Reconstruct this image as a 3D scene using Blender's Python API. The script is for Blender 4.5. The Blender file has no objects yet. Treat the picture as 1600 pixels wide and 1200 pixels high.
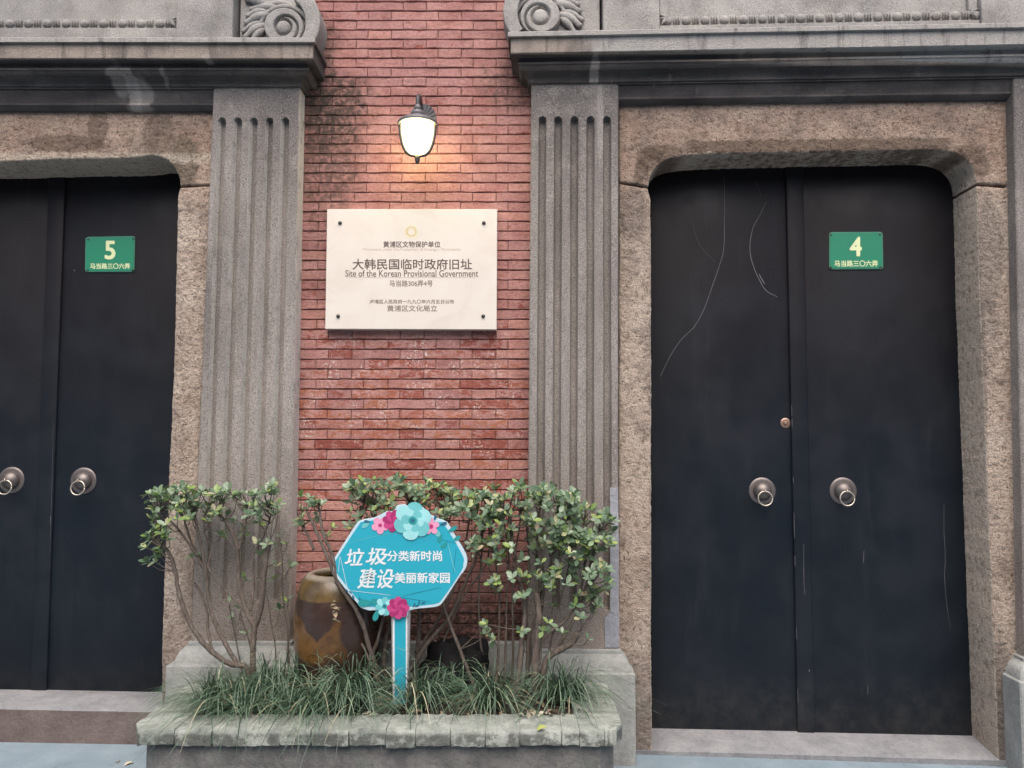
import bpy, math, random
from mathutils import Vector, Matrix, noise as mnoise
R = random.Random(11)
rad = math.radians
sc = bpy.context.scene
col = sc.collection

# ------------------------------------------------------------------ camera, world, sun, exposure
CAM = Vector((0.0, -3.5, 1.5)); PITCH = rad(3.7); F = 1200.0
cam = bpy.data.objects.new('camera', bpy.data.cameras.new('camera'))
cam.data.sensor_width = 36; cam.data.lens = 36 * F / 1600; cam.data.clip_end = 500; cam.data.clip_start = .05
cam.location = CAM; cam.rotation_euler = (math.pi / 2 + PITCH, 0, 0)
col.objects.link(cam); sc.camera = cam

SUN_EL, SUN_AZ = rad(55), rad(2)      # azimuth measured from the -Y (street) side, negative = to the left
w = bpy.data.worlds.new("World"); sc.world = w; w.use_nodes = True
nt = w.node_tree; nt.nodes.clear()
sky = nt.nodes.new('ShaderNodeTexSky'); sky.sky_type = 'NISHITA'; sky.sun_disc = False
sky.sun_elevation = SUN_EL; sky.sun_rotation = math.pi - SUN_AZ
sky.air_density = 1.0; sky.dust_density = 4.0; sky.ozone_density = 1.0
bg = nt.nodes.new('ShaderNodeBackground'); bg.inputs[1].default_value = 0.105
wo = nt.nodes.new('ShaderNodeOutputWorld')
nt.links.new(sky.outputs[0], bg.inputs[0]); nt.links.new(bg.outputs[0], wo.inputs[0])
sl = bpy.data.lights.new('sun', 'SUN'); sl.energy = 1.5; sl.angle = rad(65); sl.color = (1, .90, .80)
so = bpy.data.objects.new('sun', sl); col.objects.link(so)
sdir = Vector((math.sin(SUN_AZ) * math.cos(SUN_EL), -math.cos(SUN_AZ) * math.cos(SUN_EL), math.sin(SUN_EL)))
so.rotation_euler = sdir.to_track_quat('Z', 'Y').to_euler(); so.location = (-2, -4, 6)
sc.view_settings.view_transform = 'Standard'; sc.view_settings.look = 'None'
sc.view_settings.gamma = 1; sc.view_settings.use_curve_mapping = False
sc.view_settings.exposure = 1.10

# ------------------------------------------------------------------ frames and helpers
RX0, RTH = 0.09, rad(2.0)               # the right-hand facade bends 2 degrees towards the street
class Frame:
    def __init__(s, M): s.M = M; s.I = M.inverted()
    def P(s, px, py, Y):                # point of the frame's plane y=Y that the photo shows at px,py (frame coordinates)
        r = Vector(((px - 800) / F, math.cos(PITCH) - math.sin(PITCH) * (600 - py) / F, math.sin(PITCH) + math.cos(PITCH) * (600 - py) / F))
        c = s.I @ CAM; d = s.I.to_3x3() @ r
        return c + d * ((Y - c.y) / d.y)
FL = Frame(Matrix.Identity(4))
FR = Frame(Matrix.Translation((RX0, 0, 0)) @ Matrix.Rotation(-RTH, 4, 'Z'))
P = FL.P
def PZ(px, py, Z):
    r = Vector(((px - 800) / F, math.cos(PITCH) - math.sin(PITCH) * (600 - py) / F, math.sin(PITCH) + math.cos(PITCH) * (600 - py) / F))
    return CAM + r * ((Z - CAM.z) / r.z)

class MB:
    def __init__(s, fr=FL): s.v = []; s.f = []; s.fr = fr
    def add(s, vs, fs):
        b = len(s.v); s.v += [Vector(q) for q in vs]; s.f += [tuple(b + i for i in f) for f in fs]
    def box(s, x0, x1, y0, y1, z0, z1):
        vs = [(x, y, z) for x in (x0, x1) for y in (y0, y1) for z in (z0, z1)]
        s.add(vs, [(0, 1, 3, 2), (4, 6, 7, 5), (0, 4, 5, 1), (2, 3, 7, 6), (0, 2, 6, 4), (1, 5, 7, 3)])
    def slab(s, out, yf, yb, bev=.004, jit=0.0, seed=0):   # out: list of (x,z) anticlockwise seen from the street
        n = len(out); o = [Vector((a[0], a[1])) for a in out]
        area = sum(o[i].x * o[(i + 1) % n].y - o[(i + 1) % n].x * o[i].y for i in range(n))
        if area < 0: o.reverse()
        nm = []
        for i in range(n):
            a = (o[i] - o[i - 1]); b = (o[(i + 1) % n] - o[i])
            na = Vector((a.y, -a.x)).normalized() if a.length > 1e-9 else Vector((0, 0)); nb = Vector((b.y, -b.x)).normalized() if b.length > 1e-9 else na
            m = (na + nb); m = m.normalized() if m.length > 1e-6 else na; nm.append(m)
        if jit:
            o = [p + m * jit * .4 * mnoise.noise(Vector((p.x * 5 + seed, p.y * 5, seed))) + m * jit * .45 * mnoise.noise(Vector((p.x * 70, p.y * 70 + seed, 3))) for p, m in zip(o, nm)]
        vs = [(p.x, yb, p.y) for p in o] + [(p.x, yf + bev, p.y) for p in o] + [(p.x - m.x * bev * .4, yf + bev * .35, p.y - m.y * bev * .4) for p, m in zip(o, nm)] + [(p.x - m.x * bev, yf, p.y - m.y * bev) for p, m in zip(o, nm)]
        fs = []
        for k in range(3):
            for i in range(n):
                j = (i + 1) % n; fs.append((k * n + i, k * n + j, (k + 1) * n + j, (k + 1) * n + i))
        from mathutils.geometry import tessellate_polygon
        for off_, inv in ((3 * n, False), (0, True)):
            pl_ = [Vector((vs[off_ + i][0], vs[off_ + i][2], 0)) for i in range(n)]
            for t_ in tessellate_polygon([pl_]):
                a_, b_, c_ = (pl_[q] for q in t_); cc = (b_ - a_).cross(c_ - a_).z > 0
                t_ = tuple(off_ + q for q in t_)
                fs.append(t_ if cc != inv else t_[::-1])
        s.add(vs, fs)
    def tube(s, pts, rs, seg=8, cap=True):
        pts = [Vector(p) for p in pts]; n = len(pts)
        if not hasattr(rs, '__len__'): rs = [rs] * n
        vs = []; t0 = (pts[1] - pts[0]).normalized()
        u = t0.orthogonal().normalized()
        for i in range(n):
            t = (pts[min(i + 1, n - 1)] - pts[max(i - 1, 0)]).normalized()
            u = (u - t * u.dot(t)).normalized(); v = t.cross(u)
            for k in range(seg):
                a = 2 * math.pi * k / seg; vs.append(pts[i] + (u * math.cos(a) + v * math.sin(a)) * rs[i])
        fs = [(i * seg + k, i * seg + (k + 1) % seg, (i + 1) * seg + (k + 1) % seg, (i + 1) * seg + k) for i in range(n - 1) for k in range(seg)]
        if cap: fs += [tuple(range(seg - 1, -1, -1)), tuple((n - 1) * seg + k for k in range(seg))]
        s.add(vs, fs)
    def lathe(s, prof, c, axis='Z', seg=32, sx=1.0):
        c = Vector(c); vs = []; n = len(prof)
        for r, h in prof:
            for k in range(seg):
                a = 2 * math.pi * k / seg
                vs.append(c + (Vector((r * math.cos(a) * sx, r * math.sin(a), h)) if axis == 'Z' else Vector((r * math.cos(a) * sx, -h, r * math.sin(a)))))
        fs = [(i * seg + k, i * seg + (k + 1) % seg, (i + 1) * seg + (k + 1) % seg, (i + 1) * seg + k) for i in range(n - 1) for k in range(seg)]
        s.add(vs, fs)
OFF = {}
def obj(name, mb, mat, parent=None, smooth=False, label=None, kind=None, auto=None):
    me = bpy.data.meshes.new(name)
    off = OFF.get(parent.name, Vector()) if parent else Vector()
    me.from_pydata([tuple((mb.fr.M @ v) - off) for v in mb.v], [], mb.f); me.validate()
    me.materials.append(mat)
    if smooth or auto:
        for p in me.polygons: p.use_smooth = True
        if auto: me.set_sharp_from_angle(angle=rad(auto))
    o = bpy.data.objects.new(name, me); col.objects.link(o)
    if parent: o.parent = parent
    OFF[o.name] = off
    if label: o['label'] = label
    if kind: o['kind'] = kind
    return o
def thing(name, label, cat, loc=(0, 0, 0), group=None):
    o = bpy.data.objects.new(name, None); col.objects.link(o); o.location = loc; o.empty_display_size = .05
    OFF[o.name] = Vector(loc); o['label'] = label; o['category'] = cat
    if group: o['group'] = group
    return o
def inst(name, me, M, parent, label=None):
    o = bpy.data.objects.new(name, me); col.objects.link(o); o.parent = parent
    o.matrix_local = Matrix.Translation(-OFF[parent.name]) @ M
    OFF[o.name] = OFF[parent.name]
    return o
def catmull(pts, k=6, closed=False):
    n = len(pts); out = []; pts = [Vector(p) for p in pts]
    rng = range(n if closed else n - 1)
    g = (lambda i: pts[i % n]) if closed else (lambda i: pts[max(0, min(n - 1, i))])
    for i in rng:
        a, b, c, d = g(i - 1), g(i), g(i + 1), g(i + 2)
        for j in range(k):
            t = j / k; out.append(.5 * ((2 * b) + (c - a) * t + (2 * a - 5 * b + 4 * c - d) * t * t + (3 * b - a - 3 * c + d) * t ** 3))
    if not closed: out.append(pts[-1])
    return out
def dens(pts, step):      # subdivide a closed pixel outline
    out = []
    for i in range(len(pts)):
        a, b = Vector(pts[i]), Vector(pts[(i + 1) % len(pts)]); k = max(1, int((b - a).length / step))
        out += [a.lerp(b, j / k) for j in range(k)]
    return out
def pxz(fr, pts, Y): 
    r = []
    for p in pts:
        q = fr.P(p[0], p[1], Y); r.append((q.x, q.z))
    return r

# ------------------------------------------------------------------ materials
class NT:
    def __init__(s, name):
        s.m = bpy.data.materials.new(name); s.m.use_nodes = True; s.t = s.m.node_tree
        s.b = s.t.nodes['Principled BSDF']; s.pos = s.new('ShaderNodeNewGeometry').outputs['Position']
    def new(s, t): return s.t.nodes.new(t)
    def put(s, inp, v):
        if isinstance(v, bpy.types.NodeSocket): s.t.links.new(v, inp)
        elif v is not None:
            if hasattr(v, '__len__') and len(v) == 3 and len(inp.default_value) == 4: v = (*v, 1)
            inp.default_value = v
    def noise(s, scale, detail=4, rough=.55, vec=None, dist=0.0, sz=None):
        n = s.new('ShaderNodeTexNoise'); n.inputs['Scale'].default_value = scale; n.inputs['Detail'].default_value = detail
        n.inputs['Roughness'].default_value = rough; n.inputs['Distortion'].default_value = dist
        v = vec or s.pos
        if sz: v = s.vscale(v, sz)
        s.t.links.new(v, n.inputs['Vector']); return n.outputs[0]
    def vscale(s, v, k):
        n = s.new('ShaderNodeVectorMath'); n.operation = 'MULTIPLY'; s.put(n.inputs[0], v); n.inputs[1].default_value = k; return n.outputs[0]
    def vor(s, scale, feature='F1'):
        n = s.new('ShaderNodeTexVoronoi'); n.feature = feature; n.inputs['Scale'].default_value = scale; s.t.links.new(s.pos, n.inputs['Vector']); return n.outputs[0]
    def math(s, op, a, b=0.0, c=None, clamp=False):
        n = s.new('ShaderNodeMath'); n.operation = op; n.use_clamp = clamp; s.put(n.inputs[0], a); s.put(n.inputs[1], b)
        if c is not None: s.put(n.inputs[2], c)
        return n.outputs[0]
    def rng(s, v, a, b, c=0.0, d=1.0):
        n = s.new('ShaderNodeMapRange'); n.interpolation_type = 'SMOOTHSTEP'; s.put(n.inputs[0], v)
        for i, q in enumerate((a, b, c, d)): s.put(n.inputs[i + 1], q)
        return n.outputs[0]
    def mix(s, f, a, b, mode='MIX'):
        n = s.new('ShaderNodeMix'); n.data_type = 'RGBA'; n.blend_type = mode; s.put(n.inputs[0], f); s.put(n.inputs[6], a); s.put(n.inputs[7], b); return n.outputs[2]
    def ramp(s, v, stops):
        n = s.new('ShaderNodeValToRGB'); s.put(n.inputs[0], v); e = n.color_ramp.elements
        while len(e) < len(stops): e.new(.5)
        for q, (p, c) in zip(e, stops): q.position = p; q.color = (*c, 1)
        return n.outputs[0]
    def xyz(s):
        n = s.new('ShaderNodeSeparateXYZ'); s.put(n.inputs[0], s.pos); return n.outputs
    def blob(s, c, r, amp=.5, sc_=14, soft=.25):   # soft-edged stain of its own shape round world point c (x,z radii r)
        x, y, z = s.xyz()
        dx = s.math('DIVIDE', s.math('SUBTRACT', x, c[0]), r[0]); dz = s.math('DIVIDE', s.math('SUBTRACT', z, c[1]), r[1])
        d = s.math('SQRT', s.math('ADD', s.math('MULTIPLY', dx, dx), s.math('MULTIPLY', dz, dz)))
        d = s.math('ADD', d, s.math('MULTIPLY', s.math('SUBTRACT', s.noise(sc_, 5, .65), .5), amp * 2))
        return s.rng(d, 1 + soft, 1 - soft)
    def done(s, color, rough=.85, bump=None, bs=.5, bd=.004, spec=.3, metal=0.0, bump2=None, b2=(.3, .001)):
        s.put(s.b.inputs['Base Color'], color); s.put(s.b.inputs['Roughness'], rough); s.b.inputs['Specular IOR Level'].default_value = spec
        s.b.inputs['Metallic'].default_value = metal
        nrm = None
        for h, st, d in ((bump2, b2[0], b2[1]), (bump, bs, bd)):
            if h is not None:
                n = s.new('ShaderNodeBump'); n.inputs['Strength'].default_value = st; n.inputs['Distance'].default_value = d; s.put(n.inputs['Height'], h)
                if nrm is not None: s.t.links.new(nrm, n.inputs['Normal'])
                nrm = n.outputs[0]
        if nrm is not None: s.t.links.new(nrm, s.b.inputs['Normal'])
        return s.m
def xz(px, py, fr=FL, Y=-.05):
    q = fr.M @ fr.P(px, py, Y); return (q.x, q.z)
def prad(a, b): return (a * 3.45 / F, b * 3.45 / F)

def plain(name, c, rough=.6, metal=0, spec=.4, nz=.1):
    n = NT(name); f = n.noise(30, 3)
    lo = tuple(x * (1 - nz) for x in c); hi = tuple(min(1, x * (1 + nz)) for x in c)
    return n.done(n.mix(f, lo, hi), rough, f, .15, .001, spec, metal)

def mat_granite():      # washed-aggregate plaster of the pilasters
    n = NT('washed_granite_plaster')
    fine = n.noise(230, 2, .75); mid = n.noise(120, 3, .6); big = n.noise(3.2, 5, .6, sz=(1, 1, .45))
    x, y, z = n.xyz()
    base = n.ramp(big, [(.3, (.185, .168, .158)), (.5, (.27, .248, .232)), (.7, (.36, .332, .31))])
    low = n.rng(z, 1.5, .6)
    base = n.mix(n.math('MULTIPLY', low, .6), base, (.36, .30, .26))
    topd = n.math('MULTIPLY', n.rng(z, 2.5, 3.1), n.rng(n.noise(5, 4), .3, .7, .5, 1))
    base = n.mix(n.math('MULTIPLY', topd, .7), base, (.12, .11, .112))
    # lime run down the right pilaster
    c = xz(938, 190, FR, -.09); st = n.blob(c, prad(5, 75), .25, 30, .3)
    base = n.mix(n.math('MULTIPLY', st, .35), base, (.5, .47, .44))
    base = n.mix(n.math('MULTIPLY', n.rng(n.noise(13, 5, .7, sz=(1, 1, .1)), .5, .7), .38), base, (.13, .118, .112))
    base = n.mix(n.math('MULTIPLY', n.rng(n.noise(6, 5, .7), .54, .7), .35), base, (.46, .42, .38))
    sp = n.ramp(fine, [(.38, (.30, .28, .27)), (.5, (1, 1, 1)), (.64, (1.0, 1.0, 1.0))])
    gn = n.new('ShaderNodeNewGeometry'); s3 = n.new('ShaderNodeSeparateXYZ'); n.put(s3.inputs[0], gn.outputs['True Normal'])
    ck = n.math('MULTIPLY', n.math('MULTIPLY', n.rng(s3.outputs[0], .75, .95), n.rng(x, -.80, -.85)), n.rng(n.noise(14, 4, .7), .3, .5, .35, 1))   # cheek beside the bricks, the light it catches painted in as a pale tone
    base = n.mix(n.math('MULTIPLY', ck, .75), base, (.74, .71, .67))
    c2 = n.mix(.85, base, sp, 'MULTIPLY'); hi = n.rng(n.noise(190, 2, .8), .6, .72)
    c2 = n.mix(n.math('MULTIPLY', hi, .75), c2, (.70, .66, .63))
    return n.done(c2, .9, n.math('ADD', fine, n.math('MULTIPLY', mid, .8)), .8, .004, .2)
def mat_stone(side):    # warm rough dressed stone of the door surrounds
    n = NT('rough_door_stone_' + side)
    a = n.noise(5, 6, .6); b = n.noise(38, 5, .65); f = n.noise(150, 3, .75)
    x, y, z = n.xyz()
    base = n.ramp(a, [(.3, (.42, .335, .275)), (.5, (.56, .46, .385)), (.7, (.68, .58, .49))])
    up = n.rng(z, 2.45, 2.75)
    base = n.mix(n.math('MULTIPLY', up, .6), base, n.ramp(n.noise(9, 5), [(.35, (.40, .26, .20)), (.65, (.62, .45, .35))]))
    base = n.mix(n.math('MULTIPLY', n.rng(n.noise(7, 5, .6), .52, .66), .45), base, (.22, .19, .17))
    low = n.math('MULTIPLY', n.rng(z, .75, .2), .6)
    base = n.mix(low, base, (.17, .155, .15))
    dk = (.17, .125, .095)
    if side == 'left':
        m = n.blob(xz(100, 222), prad(68, 15), .35, 22, .2); base = n.mix(n.math('MULTIPLY', m, .7), base, dk)
        m = n.blob(xz(150, 195), prad(16, 34), .35, 22, .2); base = n.mix(n.math('MULTIPLY', m, .6), base, dk)
        m = n.blob(xz(245, 210), prad(26, 40), .4, 24, .2); base = n.mix(n.math('MULTIPLY', m, .55), base, (.18, .14, .11))
        m = n.blob(xz(285, 250), prad(24, 42), .4, 24, .2); base = n.mix(n.math('MULTIPLY', m, .7), base, (.19, .16, .12))
    else:
        zz = n.math('ADD', z, n.math('MULTIPLY', n.math('SUBTRACT', n.noise(30, 5, .7), .5), .05))
        cz = xz(1250, 224, FR)[1]
        tilt = n.math('SUBTRACT', zz, cz)
        band = n.math('MULTIPLY', n.rng(tilt, -.036, -.026), n.rng(tilt, .032, .020))
        xm = n.math('MULTIPLY', n.rng(x, xz(1060, 200, FR)[0], xz(1085, 200, FR)[0]), n.rng(x, xz(1500, 200, FR)[0], xz(1480, 200, FR)[0]))
        base = n.mix(n.math('MULTIPLY', n.math('MULTIPLY', band, xm), .75), base, dk)
        for c, r in (((1018, 248), (24, 20)), ((1036, 236), (34, 14)), ((1004, 268), (12, 22)), ((1515, 235), (22, 12)), ((1536, 258), (14, 20))):
            base = n.mix(n.math('MULTIPLY', n.blob(xz(*c, FR), prad(*r), .4, 24, .25), .65), base, dk)
        for c, r, k in (((1550, 390), (22, 90), .55), ((990, 330), (22, 50), .5), ((1538, 560), (7, 150), .5), ((1545, 520), (22, 60), .3), ((1568, 1100), (22, 100), .6)):
            base = n.mix(n.math('MULTIPLY', n.blob(xz(*c, FR), prad(*r), .4, 24, .25), k), base, (.17, .15, .135))
    # dressed reveals with their sunlit paleness painted in, pale worn arris, dark pits
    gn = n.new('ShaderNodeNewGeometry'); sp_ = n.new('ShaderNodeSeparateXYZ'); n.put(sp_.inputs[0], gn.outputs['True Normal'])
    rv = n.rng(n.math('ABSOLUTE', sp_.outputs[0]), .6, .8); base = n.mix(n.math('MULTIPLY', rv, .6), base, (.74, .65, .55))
    if side == 'right': pale = n.math('MULTIPLY', n.math('MULTIPLY', n.rng(tilt, -.062, -.052), n.rng(tilt, -.030, -.040)), xm)
    else: pale = n.math('MULTIPLY', n.rng(n.math('ADD', z, n.math('MULTIPLY', n.math('SUBTRACT', n.noise(25, 5, .7), .5), .06)), xz(100, 256)[1], xz(100, 250)[1]), n.rng(z, xz(100, 234)[1], xz(100, 241)[1]))
    base = n.mix(n.math('MULTIPLY', pale, .6), base, (.80, .70, .57))
    pit = n.math('MAXIMUM', n.rng(n.vor(46), .17, .08), n.rng(n.vor(95), .16, .08)); pm = n.rng(n.noise(9, 3), .42, .52); pit = n.math('MULTIPLY', pit, pm)
    base = n.mix(n.math('MULTIPLY', pit, .85), base, (.08, .06, .05))
    c2 = n.mix(.7, base, n.ramp(b, [(.34, (.42, .38, .36)), (.48, (.95, .95, .95)), (.7, (1, 1, 1))]), 'MULTIPLY')
    c2 = n.mix(.75, c2, n.ramp(f, [(.38, (.5, .47, .45)), (.55, (1, 1, 1))]), 'MULTIPLY')
    h = n.math('SUBTRACT', n.math('ADD', n.math('MULTIPLY', b, 1.6), n.math('MULTIPLY', f, .5)), n.math('MULTIPLY', pit, .8))
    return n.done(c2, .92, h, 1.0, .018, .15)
def mat_cornice():
    n = NT('weathered_cornice_stone')
    f = n.noise(200, 2, .75); a = n.noise(4, 6, .6, sz=(1, 1, 3)); x, y, z = n.xyz()
    base = n.ramp(a, [(.3, (.06, .054, .054)), (.55, (.105, .095, .093)), (.75, (.17, .152, .146))])
    # the drip edge is washed brown, the projecting top is bright bare aggregate
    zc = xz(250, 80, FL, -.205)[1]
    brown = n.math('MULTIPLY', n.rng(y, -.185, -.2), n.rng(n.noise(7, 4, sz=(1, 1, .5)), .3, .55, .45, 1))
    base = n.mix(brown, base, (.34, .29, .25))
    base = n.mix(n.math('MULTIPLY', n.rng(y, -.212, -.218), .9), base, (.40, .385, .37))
    for c, r, fr, k in (((200, 140), (10, 34), FL, .6), ((182, 122), (14, 20), FL, .45), ((214, 138), (15, 20), FL, .5), ((205, 158), (20, 8), FL, .4), ((929, 112), (7, 26), FR, .6), ((256, 118), (4, 14), FL, .35), ((332, 100), (7, 5), FL, .5), ((1155, 85), (5, 9), FR, .3), ((940, 60), (14, 8), FR, .35)):
        base = n.mix(n.math('MULTIPLY', n.blob(xz(*c, fr, -.14), prad(*r), .4, 30, .25), k), base, (.46, .42, .39))
    pit = n.noise(45, 5, .7)
    base = n.mix(n.math('MULTIPLY', n.rng(n.noise(16, 5, .7, sz=(1, 1, .12)), .5, .68), .55), base, (.055, .05, .05))
    base = n.mix(n.math('MULTIPLY', n.rng(n.noise(23, 5, .75, sz=(1, 1, .2)), .60, .72), .35), base, (.34, .31, .29))
    c2 = n.mix(.6, base, n.ramp(f, [(.35, (.6, .6, .6)), (.6, (1, 1, 1))]), 'MULTIPLY')
    return n.done(c2, .9, n.math('ADD', f, pit), .9, .006, .2)
def mat_attic():
    n = NT('grey_carved_stone')
    f = n.noise(200, 2, .8); a = n.noise(5, 6, .6)
    base = n.ramp(a, [(.3, (.22, .21, .20)), (.5, (.34, .325, .31)), (.7, (.44, .425, .40))])
    m = n.rng(n.noise(2.2, 3), .45, .6); base = n.mix(n.math('MULTIPLY', m, .35), base, (.22, .22, .23))
    c2 = n.mix(.75, base, n.ramp(f, [(.36, (.42, .42, .42)), (.54, (1, 1, 1))]), 'MULTIPLY')
    c2 = n.mix(n.math('MULTIPLY', n.rng(n.noise(180, 2, .8), .6, .72), .6), c2, (.68, .66, .63))
    return n.done(c2, .9, n.math('ADD', f, n.noise(60, 4, .6)), .6, .004, .2)
def mat_brick():
    n = NT('old_red_brick')
    oi = n.new('ShaderNodeObjectInfo').outputs['Random']
    at = n.new('ShaderNodeAttribute'); at.attribute_name = 'tone'; tone = n.math('FRACT', n.math('ADD', at.outputs['Fac'], oi))
    x, y, z = n.xyz()
    red = n.ramp(tone, [(0, (.30, .09, .07)), (.18, (.38, .125, .09)), (.4, (.46, .19, .12)), (.6, (.33, .105, .085)), (.8, (.50, .22, .12)), (.93, (.27, .16, .135)), (1, (.40, .09, .065))])
    pink = n.ramp(n.noise(9, 4), [(.3, (.44, .22, .205)), (.6, (.60, .35, .325))])
    # lime haze: strong high up, patchy lower down where the bare brick shows
    hz = n.noise(34, 6, .75, sz=(.5, 1, 1)); zt = n.rng(z, 1.6, 2.35)
    thr = n.math('SUBTRACT', .462, n.math('MULTIPLY', zt, .13))
    haze = n.rng(n.math('SUBTRACT', n.math('ADD', hz, n.math('MULTIPLY', n.math('SUBTRACT', oi, .5), .17)), thr), -.03, .045)
    pink = n.mix(.75, pink, n.ramp(tone, [(0, (.86, .80, .80)), (.3, (1, .95, .93)), (.55, (.78, .72, .72)), (.8, (1, .88, .84)), (1, (.9, .8, .8))]), 'MULTIPLY')
    c = n.mix(n.math('MULTIPLY', haze, .82), red, pink)
    c = n.mix(.6, c, n.ramp(n.noise(70, 5, .7), [(.3, (.5, .45, .45)), (.55, (1, 1, 1))]), 'MULTIPLY')
    wf = n.rng(n.noise(85, 4, .7), .53, .62); wm = n.math('MULTIPLY', n.rng(n.noise(8, 3), .5, .62), n.math('MULTIPLY', n.rng(z, 1.2, 1.5), n.rng(z, 2.1, 1.85)))
    c = n.mix(n.math('MULTIPLY', wf, n.math('MULTIPLY', wm, .95)), c, (.72, .62, .58))
    grime = (.085, .065, .055)
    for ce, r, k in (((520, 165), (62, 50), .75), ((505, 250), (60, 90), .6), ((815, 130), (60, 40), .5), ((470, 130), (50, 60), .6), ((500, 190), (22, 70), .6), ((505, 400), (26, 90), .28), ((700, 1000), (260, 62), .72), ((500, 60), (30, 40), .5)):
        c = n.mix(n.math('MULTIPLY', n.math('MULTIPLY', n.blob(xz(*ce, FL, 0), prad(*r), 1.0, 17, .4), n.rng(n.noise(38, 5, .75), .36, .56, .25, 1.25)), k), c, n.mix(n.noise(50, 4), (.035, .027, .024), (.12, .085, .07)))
    h = n.math('ADD', n.noise(60, 5, .7), n.math('MULTIPLY', n.noise(240, 3, .6), .4))
    return n.done(c, .85, h, 1.0, .010, .25)
def mat_mortar():
    n = NT('dirty_mortar'); a = n.noise(40, 4)
    return n.done(n.ramp(a, [(.3, (.12, .06, .055)), (.7, (.34, .19, .17))]), .95, a, .5, .004, .1)
def mat_door():
    n = NT('blue_black_door_paint'); x, y, z = n.xyz()
    a = n.noise(2.5, 5, .6); v = n.noise(60, 3, .6, sz=(1, 1, .02))
    up = n.rng(z, 1.1, 2.6)
    c = n.mix(up, (.007, .011, .017), (.0095, .008, .010))
    c = n.mix(n.math('MULTIPLY', n.rng(a, .45, .7), .35), c, (.016, .020, .028))
    dust = n.math('MULTIPLY', n.rng(n.noise(330, 2, .6), .77, .82), n.rng(n.noise(6, 3), .45, .6))
    c = n.mix(n.math('MULTIPLY', dust, .6), c, (.3, .3, .3))
    st = n.math('MULTIPLY', n.rng(n.noise(7, 6, .75, sz=(1, 1, .15)), .5, .75), .22); c = n.mix(st, c, (.040, .043, .05))
    c = n.mix(n.math('MULTIPLY', n.rng(z, .5, .12), n.rng(n.noise(14, 5, .7), .35, .7, .1, .5)), c, (.055, .055, .055))
    r = n.rng(n.noise(5, 5), .3, .7, .42, .6)
    return n.done(c, r, n.math('ADD', a, n.math('MULTIPLY', v, .05)), .25, .006, .22)
def mat_leaf():
    n = NT('shrub_leaf'); oi = n.new('ShaderNodeObjectInfo').outputs['Random']
    at = n.new('ShaderNodeAttribute'); at.attribute_name = 'tone'; t = n.math('FRACT', n.math('ADD', at.outputs['Fac'], oi))
    c = n.ramp(t, [(0, (.05, .095, .055)), (.2, (.14, .225, .14)), (.42, (.235, .33, .22)), (.58, (.10, .17, .10)), (.70, (.33, .42, .31)), (.82, (.18, .29, .08)), (.91, (.32, .43, .12)), (.965, (.42, .44, .24)), (1, (.5, .42, .30))])
    c = n.mix(.5, c, n.ramp(n.noise(120, 3), [(.3, (.7, .7, .7)), (.6, (1, 1, 1))]), 'MULTIPLY')
    n.b.inputs['Subsurface Weight'].default_value = 0
    m = n.done(c, .36, n.noise(200, 2), .15, .001, .55)
    tr = n.new('ShaderNodeBsdfTranslucent'); n.put(tr.inputs[0], n.mix(.5, c, (.25, .4, .08), 'MIX'))
    mx = n.new('ShaderNodeMixShader'); mx.inputs[0].default_value = .22
    out = [q for q in n.t.nodes if q.type == 'OUTPUT_MATERIAL'][0]
    n.t.links.new(n.b.outputs[0], mx.inputs[1]); n.t.links.new(tr.outputs[0], mx.inputs[2]); n.t.links.new(mx.outputs[0], out.inputs[0])
    return m
def mat_grass():
    n = NT('lily_turf_blade'); at = n.new('ShaderNodeAttribute'); at.attribute_name = 'tone'
    c = n.ramp(at.outputs['Fac'], [(0, (.035, .07, .042)), (.45, (.075, .135, .085)), (.8, (.16, .24, .155)), (.95, (.27, .34, .23)), (1, (.42, .38, .25))])
    return n.done(c, .42, None, spec=.5)
def mat_bark():
    n = NT('shrub_bark'); a = n.noise(90, 5, .7, sz=(1, 1, .3)); b = n.noise(12, 3)
    c = n.ramp(a, [(.3, (.065, .052, .045)), (.55, (.14, .115, .10)), (.75, (.24, .21, .19))])
    c = n.mix(n.math('MULTIPLY', n.rng(b, .5, .7), .4), c, (.10, .10, .075))
    return n.done(c, .85, a, .8, .004, .2)
def mat_cement(name, lo, hi, moss=True, edge=None):
    n = NT(name); a = n.noise(9, 6, .65); b = n.noise(60, 5, .7)
    c = n.ramp(a, [(.3, lo), (.7, hi)])
    if moss:
        c = n.mix(n.math('MULTIPLY', n.rng(n.noise(6, 5, .6), .48, .66), .5), c, (.17, .20, .17))
        x, y, z = n.xyz()
        c = n.mix(n.math('MULTIPLY', n.rng(n.noise(28, 5, .7), .56, .66), .5), c, (.09, .09, .085))
        if edge:    # damp grime on the drip side of the coping
            g_ = n.math('MULTIPLY', n.rng(z, edge - .006, edge - .02), n.rng(n.noise(16, 5, .7), .40, .54)); c = n.mix(n.math('MULTIPLY', g_, .75), c, (.085, .085, .08))
    c = n.mix(.5, c, n.ramp(b, [(.3, (.6, .6, .6)), (.6, (1, 1, 1))]), 'MULTIPLY')
    c = n.mix(n.math('MULTIPLY', n.rng(n.noise(5, 6, .75), .5, .68), .35), c, n.mix(.6, c, (.05, .05, .05)))
    return n.done(c, .9, n.math('ADD', b, n.math('MULTIPLY', n.noise(250, 2), .4)), .8, .008, .2)
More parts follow.
